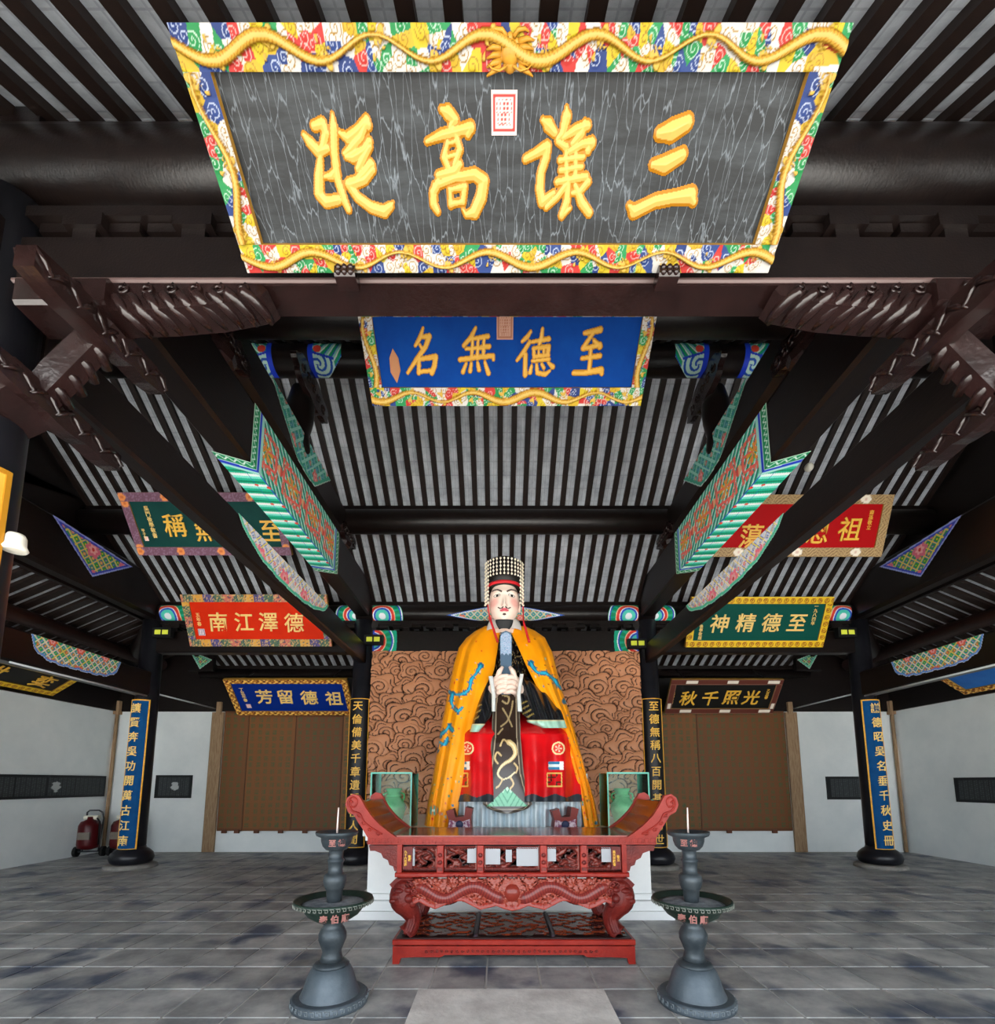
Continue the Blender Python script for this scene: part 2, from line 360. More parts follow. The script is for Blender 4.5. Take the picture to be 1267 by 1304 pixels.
def pat_lattice(x, y, cell, base='2a9d78', line='e7d27a', line2='3a5bd0', flower='e0607a', white='e6ecf2', rosette=0.55):
    a, b = (x+y)/cell, (x-y)/cell; fa, fb = mod(a, 1), mod(b, 1); rgb = fill(x, base)
    e = np.minimum(np.minimum(fa, 1-fa), np.minimum(fb, 1-fb)); put(rgb, e < .15, line2); put(rgb, e < .11, white); put(rgb, e < .06, line)
    r = np.hypot(fa-.5, fb-.5); alt = mod(np.floor(a)+np.floor(b)*2, 3)
    put(rgb, (r < .26) & (alt == 0), flower); put(rgb, (r < .2) & (alt == 1), line2); put(rgb, (r < .1), line)
    # larger blossoms
    R = cell*2.6; gx, gy = mod(x, R*1.6)-R*.8, mod(y+cell*.4, R*1.1)-R*.55; rr = np.hypot(gx, gy); th = np.arctan2(gy, gx)
    put(rgb, rr < rosette*cell*(1+.16*np.cos(6*th)), flower); put(rgb, rr < rosette*cell*.55*(1+.2*np.cos(6*th)), 'f3b0b0'); put(rgb, rr < rosette*cell*.22, 'd83a3a')
    return rgb
def pat_rings(r, R, th):
    c = r/R; rgb = fill(r, '17a583')
    put(rgb, c < .15, 'e6ecf2'); put(rgb, (c > .15) & (c < .3), '4fc7b4'); put(rgb, (c > .3) & (c < .38), '2b4bc0'); put(rgb, (c > .38) & (c < .42), 'e6ecf2')
    put(rgb, (c > .42) & (c < .54), 'd8392f'); put(rgb, (c > .54) & (c < .58), 'f3c9a0'); k = mod(th*9/PI, 1) < .6
    put(rgb, (c > .58) & (c < .8) & k, '0a8d60'); put(rgb, (c > .8) & (c < .86), '2b4bc0'); put(rgb, (c > .86) & (c < .9), 'e6ecf2'); return rgb
def inside(px, py, poly):
    r = np.zeros(px.shape, bool); n = len(poly)
    for i in range(n):
        x0, y0 = poly[i]; x1, y1 = poly[(i+1) % n]
        if y0 == y1: continue
        c = ((y0 > py) != (y1 > py)) & (px < (x1-x0)*(py-y0)/(y1-y0)+x0); r ^= c
    return r
def poly_patch(parent, poly, to3, pat, borders=(('e6ecf2', .02), ('3a5bd0', .045)), step=0.012, open_top=None, name='painted_cloth'):
    """poly in (s,h); a thin coat of paint lying on a flat timber face"""
    poly = [tuple(p) for p in poly]; a = np.array(poly); lo, hi = a.min(0)-step, a.max(0)+step
    nu, nv = int((hi[0]-lo[0])/step)+2, int((hi[1]-lo[1])/step)+2
    s, h = np.meshgrid(np.linspace(lo[0], hi[0], nu), np.linspace(lo[1], hi[1], nv), indexing='ij')
    rgb = pat(s, h); pp = poly+[poly[0]]
    d = np.full(s.shape, 1e9)
    for p, q in zip(pp[:-1], pp[1:]):
        if open_top is not None and p[1] >= open_top and q[1] >= open_top: continue
        d = np.minimum(d, segd(s, h, [p, q])[0])
    for c, wd in reversed(borders): put(rgb, d < wd, c)
    return grid(name, to3(s, h), rgb, PAINT, parent, inside(s, h, poly))

def cloud_outline(ry, rz, lobes=7, n=56):
    return [(ry*(1+.16*abs(math.sin(lobes*a/2)))*math.cos(a), rz*(1+.16*abs(math.sin(lobes*a/2)))*math.sin(a)) for a in [2*PI*i/n for i in range(n)]]
def cloud_carving(t, sx, z, ry, rz, th=.07, xo=.12):
    m = MB(); P = [(y, z+q) for y, q in cloud_outline(ry, rz)]; m.prism(P, 0, -sx*xo-th/2, -sx*xo+th/2)
    for k in range(5):
        cy = ry*(-.7+.35*k); pts = [(-sx*(xo+th/2+.002), cy+(.01+.05*a/7)*math.cos(a+k), z+(.01+.045*a/7)*math.sin(a+k)) for a in np.linspace(0, 7.5, 16)]; m.tube(pts, .012, 5)
    return fixn(m.build('cloud_carving', BRWN, t))
# ---- timber frames
def sides(sx): return 'left' if sx < 0 else 'right'
for sx in (-1, 1):
    # lower tie beam from front column to rear column
    t = empty('tie_beam', (sx*2.635, 5.4, 3.66)); tag(t, 'lower dark tie beam with a pink scalloped painted cloth on the %s' % sides(sx), 'beam', 'tie beams between front and rear columns')
    MB().box(-.07, .07, YF-5.4+.12, YR-5.4-.1, 0, .35, .02).build('timber', WOOD, t)
    n = 24; low = []
    for i in range(n+1):
        u = i/n; e = (max(0, 1-abs(2*u-1)**2.2))**.62; low.append((4.12+2.38*u-5.4, .345-.29*e-.02*abs(math.sin(u*PI*7))*(0.15 < u < .99)))
    poly = low+[(6.50-5.4, .35), (4.12-5.4, .35)]
    poly_patch(t, poly, lambda s, h, sx=sx: np.stack([np.full_like(s, -sx*.0735), s, h], -1), lambda s, h: pat_lattice(s, h, .13, 'd8e2ee', 'f0e070', '4a62cc', 'f87a90', 'fff0f4', .75),
               (('b0f0d8', .015), ('50c8a4', .05)), open_top=.345)
    # main crossbeam above it, painted in the middle
    t = empty('main_beam', (sx*XI, 5.4, 4.56)); tag(t, 'main crossbeam wrapped in green and red painted fretwork on the %s' % sides(sx), 'beam', 'main crossbeams of the inner frames')
    MB().box(-.14, .14, YF-5.4-.1, YR-5.4+.1, 0, .64, .03).build('timber', WOOD, t)
    y0, y1, nu, nv = 4.2-5.4, 6.66-5.4, 260, 70
    u, v = UV(nu, nv); s = y0+(y1-y0)*u; h = v*.635
    def ends(rgb, e, q):
        put(rgb, e < .20, 'a8e6da'); put(rgb, e < .155, '1c3fd0'); put(rgb, e < .115, 'd7f0e6'); put(rgb, e < .105, '12935f')
        put(rgb, (e < .085) & (e > .02) & (np.abs(e-.052-.02*np.sin(q*95)) < .010), 'd7f0e6'); put(rgb, e < .014, 'bfe8cf'); return rgb
    e = np.minimum(s-y0, y1-s)
    rgb = ends(pat_fret(s, h, .635), e, h)
    grid('painted_face', np.stack([np.full_like(s, -sx*.1435), s, h], -1), rgb, PAINT, t)
    sk = .16*v                                     # the soffit part ends in a point
    s2 = (y0-sk*1.0)+(y1-y0+sk*.3)*u; xx = -sx*(.1435-.287*v)
    e2 = np.minimum(s2-(y0-sk), (y1-.7*sk)-s2)
    rgb = pat_stripes(v, s2+sk*0.2); put(rgb, (np.abs(v-.03) < .02) | (np.abs(v-.42) < .014), '2b4bc0')
    dd = mod(s2, .34)-.17; put(rgb, np.hypot(dd, (v-.42)*.28) < .02, 'e25a4a'); put(rgb, np.hypot(dd-.05, (v-.05)*.28) < .024, 'e84a38')
    rgb = ends(rgb, e2, v*.28)
    grid('painted_soffit', np.stack([xx, s2, np.full_like(s2, -.0035)], -1), rgb, PAINT, t)
    # upper beam with teal painted cloth
    t = empty('upper_beam', (sx*XI, 5.4, 5.30)); tag(t, 'short upper beam with a teal painted cloth below the ridge on the %s' % sides(sx), 'beam', 'upper beams of the inner frames')
    MB().box(-.125, .125, 3.75-5.4-.25, 7.1-5.4+.25, 0, .5, .06).build('timber', WOOD, t)
    poly_patch(t, [(-.95, .5), (-.22, .03), (.1, .0), (.35, .03), (.9, .5)], lambda s, h, sx=sx: np.stack([np.full_like(s, -sx*.128), s, h], -1),
               lambda s, h: pat_lattice(s, h, .16, '2f9f86', '8ecfc0', '3d7fb8', 'e0706a', 'a8dccf', .5), (('cfe6dc', .02), ('3fa58c', .06)), step=.014, open_top=.5)
    # carved brackets between the beams: supports under the middle purlins
    for yy in (3.75, 7.1):
        t = empty('carved_bracket', (sx*XI, yy, 5.18)); tag(t, 'dark carved bracket block under the %s purlin by the %s frame' % ('front middle' if yy < 5 else 'rear middle', sides(sx)), 'bracket', 'carved bracket blocks of the frames')
        m = MB().lathe([(.10, -.02), (.17, .03), (.19, .09), (.15, .14)], 10, smooth=False); m.build('block', BRWN, t)
        cloud_carving(t, sx, .22, .30, .13)
    t = empty('king_post', (sx*(XI-.03), 5.42, 5.72)); tag(t, 'gourd-shaped king post carrying the ridge on the %s frame' % sides(sx), 'post', 'king posts under the ridge')
    MB().lathe([(.10, -.14), (.14, -.08), (.12, .1), (.16, .3), (.17, .5), (.12, .72)], 20).build('shaft', WOOD, t)
    cloud_carving(t, sx, .74, .46, .17)
    # ---- outer frame
    t = empty('outer_main_beam', (sx*XO, 5.4, 4.52)); tag(t, 'outer dark crossbeam with a triangular yellow and green painted cloth on the %s' % sides(sx), 'beam', 'beams of the outer frames')
    MB().box(-.13, .13, YF-5.4-.1, YR-5.4+.1, 0, .80, .05).build('timber', WOOD, t)
    poly_patch(t, [(.88, .78), (1.65, .16), (2.42, .70)], lambda s, h, sx=sx: np.stack([np.full_like(s, -sx*.1335), s, h], -1),
               lambda s, h: pat_lattice(s*1.0, h, .155, '3a9a3c', 'e8d030', '3a4fc8', 'e0708a', 'cfe08a', .8), (('9aa8e8', .03), ('3a48c0', .06)))
    t = empty('outer_tie_beam', (sx*XO, 5.4, 3.06)); tag(t, 'outer lower tie beam with a scalloped green lattice cloth on the %s' % sides(sx), 'beam', 'beams of the outer frames')
    MB().box(-.13, .13, YF-5.4, YR-5.4, 0, .46, .03).build('timber', WOOD, t)
    n = 24; low = []
    for i in range(n+1):
        u = i/n; e = (max(0, 1-abs(2*u-1)**4))**.5; low.append((6.22+1.56*u-5.4, .45-.33*e-.025*abs(math.sin(u*PI*8))))
    poly_patch(t, low+[(7.78-5.4, .455), (6.22-5.4, .455)], lambda s, h, sx=sx: np.stack([np.full_like(s, -sx*.1335), s, h], -1),
               lambda s, h: pat_lattice(s, h, .11, '14a864', 'f0c860', '4a80e0', 'e8603c', 'f4f8fc', .6), (('e6ecf2', .012), ('5a8fe0', .04)), open_top=.45)
    # side aisle purlin, reddish brown
    t = MB().tube([(0, -6, 0), (0, 5.0, 0)], .13, 16).build('aisle_purlin', mat('red_brown_timber', '3d2019', .5, c2='2a1713', nscale=3, stretch=(5, 1, 5)), None, (sx*7.75, 5.4, 4.12))
    tag(t, 'red-brown round purlin under the %s side aisle roof' % sides(sx), 'purlin')
    # background cloth hanging on the hip beam
    t = empty('hip_beam', (sx*6.64, 8.6, 4.45)); tag(t, 'dark diagonal hip beam in the %s rear corner' % sides(sx), 'beam', 'diagonal corner beams')
    MB().tube([(0, 0, 0), (sx*2.1, 1.9, -.55)], .15, 10).build('timber', WOOD, t)
    # conduit running to the back wall
    c = MB().tube([(sx*6.55, 8.75, 3.14), (sx*6.5, 10.45, 3.14)], .016, 8).build('conduit', mat('pale_grey_plastic', 'b9bdc0', .5)); tag(c, 'pale thin conduit from the %s outer column to the back wall' % sides(sx), 'conduit')
    c = MB().tube([(sx*6.50, 6.0, 3.045), (sx*6.50, 8.4, 3.045)], .014, 8).build('conduit', MATS['pale_grey_plastic']); tag(c, 'pale thin conduit along the %s lower tie beam' % sides(sx), 'conduit')

# ---- purlins, lintels
def purlin(y, z, r, label, x0=-6.75, x1=6.75, name='purlin', shift=0):
    t = empty(name, (0, y, z)); tag(t, label, 'purlin', 'long round purlins carrying the rafters')
    MB().tube([(x0, 0, 0), (x1, 0, 0)], r, 28).build('timber', WOOD, t)
    MB().box(x0, x1, -.05, .05, r*.8, r+.06).build('wedge_board', WOOD, t)
    return t
def purlin_patch(t, r, x0, x1, fn, a0=-0.9, a1=2.0, nu=90, nv=60):
    """paint wrapped round the front and underside of a purlin; fn(x, arc) -> pigment, negative = bare"""
    u, v = UV(nu, nv); x = x0+(x1-x0)*u; a = a0+(a1-a0)*v; R = r+.003
    rgb = fn(x, a*r); keep = rgb[..., 0] >= 0
    grid('painted_cloth', np.stack([x, -R*np.cos(a), -R*np.sin(a)], -1), rgb, PAINT, t, keep)
tp = purlin(YF, 4.72, .19, 'glossy dark front purlin behind the large black plaque')
tp = purlin(3.75, 5.66, .17, 'front middle purlin above the blue plaque')
tr_ = purlin(5.4, 6.84, .18, 'ridge purlin with blue and green painted ends')
tp = purlin(7.1, 5.64, .19, 'glossy rear middle purlin above the statue')
trr = purlin(YR, 4.66, .16, 'rear purlin with painted rosettes behind the statue head')
te = purlin(10.25, 3.90, .10, 'rear eave purlin above the calligraphy panels')

def half_rosette(xc, R, sgn):
    def fn(x, h):
        r = np.hypot((x-xc), (h-.1)*1.0); rgb = pat_rings(r, R, np.arctan2(h-.1, x-xc)); rgb[r > R*.93] = -1; return rgb
    return fn
def cloud_end(xc, sgn):
    def fn(x, h):
        d = np.abs(x-xc); q = np.hypot(d, h+.16); rgb = fill(x, '8fd8c4'); c = mod(q, .085)/.085
        put(rgb, c < .4, '15a070'); put(rgb, c > .84, 'e6f2ee'); put(rgb, (c > .4) & (c < .52), '2040c8')
        sw = mod(np.hypot(d-.1, h-.18)*30+np.arctan2(h-.18, d-.1)*.8, 2.2) < .9; fan = (h > .04+.25*(d-.05)) & (d < .30); rgb[fan] = C3('bfe6dc'); put(rgb, fan & sw, '1a58b8'); put(rgb, fan & (np.abs(h-.04-.25*(d-.05)) < .025), '2040c8')
        put(rgb, np.hypot(d-.10, h-.0) < .05, 'e04838'); put(rgb, d < .045, '1c3fd0'); rgb[d > .40-.9*np.clip(h-.1, 0, 1)] = -1; return rgb
    return fn
for sx in (-1, 1):
    a, b = sorted((sx*2.05, sx*2.50)); purlin_patch(tr_, .18, a, b, cloud_end(sx*2.48, sx))
    a, b = sorted((sx*2.95, sx*3.35)); purlin_patch(tr_, .18, a, b, cloud_end(sx*2.97, sx))
    a, b = sorted((sx*1.9, sx*2.48)); purlin_patch(trr, .16, a, b, half_rosette(sx*2.3, .42, sx))
    a, b = sorted((sx*2.8, sx*3.2)); purlin_patch(trr, .16, a, b, half_rosette(sx*2.8, .4, sx))
    a, b = sorted((sx*5.9, sx*6.45)); purlin_patch(trr, .16, a, b, half_rosette(sx*6.3, .42, sx))
def lozenge(x, h):
    rgb = pat_lattice(x, h, .13, '3aa888', 'e6c860', '3a6fd0', 'e07a5a', 'cfe6f2', .5); d = np.abs(x)/1.12+np.abs(h-.08)/.24
    put(rgb, d > .86, 'e6ecf2'); put(rgb, d > .92, '2f62c8'); rgb[d > 1] = -1; return rgb
purlin_patch(trr, .16, -1.13, 1.13, lozenge, nu=200)

# rear architrave with bracket frieze
t = empty('architrave', (0, YR, 3.88)); tag(t, 'dark architrave with rosette ends above the carved cloud screen', 'beam')
MB().box(-XO, XO, -.1, .1, 0, .42, .02).build('timber', WOOD, t)
for sx in (-1, 1):
    u, v = UV(70, 60); xx = sx*(2.47-.47*u); h = v*.42; r = np.hypot((sx*2.47-xx)*1.0, h-.21); rgb = pat_rings(r, .44, np.arctan2(h-.21, np.abs(sx*2.47-xx)))
    put(rgb, np.abs(sx*2.47-xx) < .03, '2b4bc0')
    grid('painted_rosette', np.stack([xx, np.full_like(xx, -.104), h], -1), rgb, PAINT, t, np.hypot((sx*2.47-xx)*.92, (h-.21)*.55) < .42)
def frieze(y, z, label, xs, h=.16):
    t = empty('bracket_frieze', (0, y, z)); tag(t, label, 'brackets')
    me = MB().add([], []).box(-.10, .10, -.09, .09, h*.45, h).box(-.06, .06, -.07, .07, 0, h*.45); me.box(-.26, .26, -.045, .045, h*.55, h*.95)
    me = me.mesh('bracket_block'); me.materials.append(WOOD)
    for x in xs: link('bracket_block', me, parent=t, loc=(x, 0, 0))
    MB().box(-XO, XO, -.075, .075, h, h+.06).build('sill', WOOD, t)
    return t
frieze(YR, 4.30, 'row of small dark bracket blocks above the rear architrave', [x*.62-6.2 for x in range(21)], .14)
t = empty('lintel', (0, YF, 3.98)); tag(t, 'long glossy brown lintel under the large black plaque', 'beam')
MB().box(-XO, XO, -.075, .085, 0, .27, .0).build('timber', WOOD, t)
MB().box(-XO, XO, -.09, -.07, -.006, .022, .008).build('edge_bead', mat('lintel_edge_highlight', '5b4a48', .35), t)  # lighter bead: the highlight along the lintel edge put into its colour
MB().box(-XI, XI, -.075, .085, -.012, -.002).build('soffit_board', BRWN, t)
tf = frieze(YF, 4.25, 'row of small dark bracket blocks above the front lintel', [x*.56-6.16 for x in range(23)], .13)
MB().box(-XO, XO, .02, .05, -.01, .2).build('added_back_board', WOOD, tf)  # added dark board, hides the bright roof soffit behind the bracket gaps
for sx in (-1, 1):
    o = MB().box(-.09, .09, 0, 1.95, 0, .24, .03).build('aisle_beam', WOOD, None, (sx*(XI+.02), .1, 4.08)); tag(o, 'short dark beam over the front aisle above the %s front column' % sides(sx), 'beam', 'short beams over the front aisle')
# ================================================================== plaques
def stroke_field(x, y, strokes):
    F = np.full(x.shape, -1e9)
    for st in strokes:
        for (x0, y0, w0), (x1, y1, w1) in zip(st[:-1], st[1:]):
            dx, dy = x1-x0, y1-y0; t = np.clip(((x-x0)*dx+(y-y0)*dy)/(dx*dx+dy*dy+1e-12), 0, 1)
            F = np.maximum(F, (w0+(w1-w0)*t)-np.hypot(x-x0-t*dx, y-y0-t*dy))
    return F
def brush(parent, strokes, n=110, z=0.004, body='ffd27a', edge='c98a1e', rise=0.55):
    """a brush-written character as raised gilded relief; strokes in local plaque metres"""
    P = np.array([p for s in strokes for p in s]); wd = P[:, 2].max(); lo = P[:, :2].min(0)-wd*1.2; hi = P[:, :2].max(0)+wd*1.2
    st = max(hi-lo)/n; x, y = np.meshgrid(np.arange(lo[0], hi[0], st), np.arange(lo[1], hi[1], st), indexing='ij')
    F = stroke_field(x, y, strokes); rgb = fill(x, body); put(rgb, F < wd*.30, edge)
    h = z+np.clip(F, 0, wd)*rise
    return grid('character', np.stack([x, y, h], -1), rgb, paint('gilded_character', .38, .0), parent, F > -st*.4)
def hang(pl, Y, Z):
    for q in (-.36, .36):
        a = Vector((q*pl.W, pl.H-.03, -.03)); b = pl.inv @ Vector((pl.M.translation.x+q*pl.W, Y, Z)); MB().tube([a, b], .012, 8).build('hanger', mat('iron_rod', '1a1a1c', .5), pl.o)
class Plaque:
    def __init__(s, label, bl, tl, brx, yb, fw, panel, th=.05, name='plaque', cat='plaque', group='calligraphy plaques'):
        B = at_y(*bl, yb); R = at_y(brx, bl[1], yb); T = at_x(*tl, B[0]); up = T-B; up[0] = 0
        s.W = R[0]-B[0]; s.H = float(np.linalg.norm(up)); c = (B+R)/2
        s.init(label, frame_mat(c, (1, 0, 0), up), fw, panel, th, name, cat, group)
    def init(s, label, M, fw, panel, th, name, cat, group):
        s.M = M; s.o = empty(name); s.o.matrix_world = M; tag(s.o, label, cat, group); s.fw = fw = (fw if hasattr(fw, '__len__') else (fw,)*4)  # left,right,bottom,top
        W, H = s.W, s.H
        MB().box(-W/2+.01, W/2-.01, .01, H-.01, -th, 0).build('board', panel, s.o)
        s.inv = M.inverted()
    def local(s, px, py):
        d = ray(px, py); n = np.array(s.M.col[2][:3]); o = np.array(s.M.translation); t = np.dot(o-CAM, n)/np.dot(d, n)
        return s.inv @ Vector(CAM+d*t)
    def rails(s, pat, rise=.03, res=.006, relief=None, m=None):
        W, H = s.W, s.H; l, r, b, t = s.fw
        for nm, x0, x1, y0, y1, hor in (('bottom_rail', -W/2, W/2, 0, b, 1), ('top_rail', -W/2, W/2, H-t, H, 1), ('side_rail', -W/2, -W/2+l, b, H-t, 0), ('side_rail', W/2-r, W/2, b, H-t, 0)):
            bx = MB().box(x0, x1, y0, y1, -.05, rise).build(nm, m or mat('dark_gilt_edge', '9a7228', .5), s.o)
            nu, nv = max(8, int((x1-x0)/res)), max(8, int((y1-y0)/res)); u, v = UV(nu, nv); x = x0+(x1-x0)*u; y = y0+(y1-y0)*v
            sl, hl, HH = (x, y-y0, y1-y0) if hor else (y, (x-x0) if x0 < 0 else (x1-x), x1-x0)
            out = pat(sl, hl, HH); rgb, hgt = out if isinstance(out, tuple) else (out, np.zeros_like(x))
            e = np.minimum(np.minimum(x-x0, x1-x), np.minimum(y-y0, y1-y)) > res*.8
            grid('carving', np.stack([x, y, rise+.002+hgt*e], -1), rgb, PAINT, bx)
    def chars(s, items, size, m=None, shear=.08, bold=.011, z=.004, ex=.008):
        for ch, px, py in items:
            p = s.local(px, py); link('character', glyphs(ch, size, ex, bold, shear), m or GOLD, s.o, (p.x, p.y, z+ex))
    def small(s, body, px, py, size, m=None):
        p = s.local(px, py); link('inscription', glyphs(body, size, .003, .01), m or GOLD, s.o, (p.x, p.y, .004))
    def seal(s, px, py, w, h, c='f2e9e4', ink='d8483c'):
        p = s.local(px, py); u, v = UV(24, 30); rgb = fill(u, c); e = np.minimum(np.minimum(u, 1-u)*w, np.minimum(v, 1-v)*h)/w
        put(rgb, (e > .08) & (e < .16), ink); inn = (e > .2); put(rgb, inn & (mod(u*7+np.floor(v*4)*.37, 1) < .45) & (mod(v*9, 1) < .7), ink)
        grid('seal', np.stack([p.x+(u-.5)*w, p.y+(v-.5)*h, np.full_like(u, .006)], -1), rgb, PAINT, s.o)

PAL = np.array([C3(c) for c in ('eee9e2', 'd8362f', '1f9a52', '2c4a92', 'e8cf2a', 'f0ece6', 'e8c030', '233f86', 'd8362f', '2aa35c', 'eee9e2')])
def dragon_rail(cell=.062, lam=.62, amp=.30, dw=.19, seed=3, tone=.42):
    def pat(s, h, H):
        rng = np.random.default_rng(seed); s0, s1 = s.min(), s.max(); n = max(6, int((s1-s0)*H/(cell*cell*.8)))
        sx_, sy_ = rng.uniform(s0, s1, n), rng.uniform(0, H, n); ci = rng.integers(0, len(PAL), n); rot = rng.uniform(0, 6.3, n)
        D = np.full(s.shape, 1e9); K = np.zeros(s.shape, int)
        for i in range(n):
            d = np.hypot(s-sx_[i], h-sy_[i]); k = d < D; D[k] = d[k]; K[k] = i
        th = np.arctan2(h-sy_[K], s-sx_[K])+rot[K]; rgb = PAL[ci[K]].copy()
        sp = mod(th/(2*PI)+D/(cell*.34), 1)
        wh = np.array([C3('f4f1ea'), C3('f4c0b8'), C3('c8ecd2'), C3('c8d4f0'), C3('b88a1a')])[np.array([4, 1, 2, 3, 4, 4, 4, 3, 1, 2, 4])[ci[K]]]
        ln = (sp < .24) & (D < cell*.6); rgb[ln] = wh[ln]
        hg = .006*np.clip(1-D/(cell*.6), 0, 1)
        # gilded dragon winding along the rail
        cen = H/2+H*amp*np.sin(s*2*PI/lam+seed); sl = H*amp*2*PI/lam*np.cos(s*2*PI/lam+seed); d = np.abs(h-cen)/np.sqrt(1+sl*sl)
        wv = H*dw*(.75+.35*np.sin(s*2*PI/(lam*2.7)+1)); body = d < wv
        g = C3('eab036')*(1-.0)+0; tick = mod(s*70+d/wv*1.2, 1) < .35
        rgb[body] = C3('f0bc48'); put(rgb, body & tick, 'd3911c'); put(rgb, (d < wv*.35), 'f8d070'); put(rgb, body & (d > wv*.86), 'b9811a')  # pale middle stripe is a highlight put into the gilt colour
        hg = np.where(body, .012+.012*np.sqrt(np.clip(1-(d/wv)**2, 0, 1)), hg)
        # claws and mane
        cl = mod(s+seed*.13, lam/2)-lam/4; a = np.hypot(cl, h-H*(.5-.22*np.sign(np.cos(s*2*PI/lam+seed)))); an = np.arctan2(h-H/2, cl)
        claw = (a < H*.2*(1+.5*np.cos(5*an)))&(~body); rgb[claw] = C3('f3c654'); hg = np.where(claw, .012, hg)
        return rgb*tone, hg
    return pat
# --- the large black plaque above the lintel
pa = Plaque('large black plaque reading four gilt characters in a dragon frame', (318, 345), (217, 29), 975, 2.03, (.108, .108, .098, .108), None, name='plaque')
def crackle():
    m = mat('cracked_black_panel', '1c1e20', .5, c2='3c4145', nscale=3, ndetail=8, stretch=(1, 4, 1), lo=.45, hi=.8)
    nt = m.node_tree; b = nt.nodes['Principled BSDF']; src = b.inputs['Base Color'].links[0].from_socket
    tc = [n for n in nt.nodes if n.type == 'TEX_COORD'][0]
    mp = nt.nodes.new('ShaderNodeMapping'); mp.inputs['Scale'].default_value = (30, 6.0, 1); nt.links.new(tc.outputs['Object'], mp.inputs['Vector'])
    ns = nt.nodes.new('ShaderNodeTexNoise'); ns.inputs['Scale'].default_value = 1.6; ns.inputs['Detail'].default_value = 4; nt.links.new(mp.outputs['Vector'], ns.inputs['Vector'])
    ad = nt.nodes.new('ShaderNodeMix'); ad.data_type = 'VECTOR'; ad.inputs[0].default_value = .35; nt.links.new(mp.outputs['Vector'], ad.inputs[4]); nt.links.new(ns.outputs['Color'], ad.inputs[5])
    vo = nt.nodes.new('ShaderNodeTexVoronoi'); vo.feature = 'DISTANCE_TO_EDGE'; vo.inputs['Scale'].default_value = 1.5; nt.links.new(ad.outputs[1], vo.inputs['Vector'])
    r = nt.nodes.new('ShaderNodeValToRGB'); r.color_ramp.elements[0].position = .0; r.color_ramp.elements[0].color = (1, 1, 1, 1); r.color_ramp.elements[1].position = .035; r.color_ramp.elements[1].color = (0, 0, 0, 1)
    nt.links.new(vo.outputs['Distance'], r.inputs['Fac'])
    n3 = nt.nodes.new('ShaderNodeTexNoise'); n3.inputs['Scale'].default_value = 5; nt.links.new(tc.outputs['Object'], n3.inputs['Vector'])
    ml = nt.nodes.new('ShaderNodeMath'); ml.operation = 'MULTIPLY'; nt.links.new(r.outputs['Color'], ml.inputs[0]); nt.links.new(n3.outputs['Fac'], ml.inputs[1])
    mx = nt.nodes.new('ShaderNodeMix'); mx.data_type = 'RGBA'; mx.inputs[7].default_value = (*lin('767e86'), 1)
    nt.links.new(ml.outputs[0], mx.inputs[0]); nt.links.new(src, mx.inputs[6]); nt.links.new(mx.outputs[2], b.inputs['Base Color']); return m
[c for c in pa.o.children if c.name.startswith('board')][0].data.materials.append(crackle())
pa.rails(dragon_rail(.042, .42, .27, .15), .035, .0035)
# dragon's face in the middle of the top rail
m = MB(); cx_, cy_ = 0.0, pa.H-.06
for (x, y, r) in ((0, -.005, .036), (0, -.03, .024), (-.016, -.036, .011), (.016, -.036, .011), (-.024, .016, .014), (.024, .016, .014), (-.034, -.012, .016), (.034, -.012, .016), (0, .026, .016)): m.ball((x, cy_+y, .042), r, 12, 8, sz=.55)
for sgn in (-1, 1):
    m.tube([(sgn*.014, cy_+.03, .05), (sgn*.03, cy_+.045, .052), (sgn*.055, cy_+.047, .05), (sgn*.07, cy_+.04, .046)], [.008, .007, .006, .003], 6)
    for q in range(5): m.tube([(sgn*.035, cy_+.02-.014*q, .045), (sgn*.065, cy_+.026-.018*q, .05), (sgn*.09, cy_+.022-.02*q, .044)], [.010, .008, .003], 6)
    m.tube([(sgn*.012, cy_-.034, .06), (sgn*.04, cy_-.045, .062), (sgn*.07, cy_-.04, .06), (sgn*.085, cy_-.03, .055)], [.004, .004, .003, .002], 5)
m.build('dragon_head', mat('aged_gilt', 'b8842c', .4, c2='a06f20', nscale=20), pa.o)
def crop(strokes, x0, y0, k, pl, wk):
    out = []
    for st in strokes:
        q = []
        for x, y, wdt in st:
            p = pl.local(x0+x/k, y0+y/k); q.append((p.x, p.y, wdt/k*wk))
        out.append(q)
    return out
def px2m(pl, x, y): a = pl.local(x-5, y); b = pl.local(x+5, y); return (b-a).length/10
k5 = 1267/530; mm = px2m(pa, 635, 200)
san = [[(1122, 190, 16), (1160, 182, 24), (1205, 158, 20)], [(1103, 285, 14), (1140, 284, 22), (1190, 256, 18)], [(1030, 410, 11), (1045, 428, 19), (1110, 396, 18), (1170, 384, 18), (1215, 378, 22), (1226, 400, 13)]]
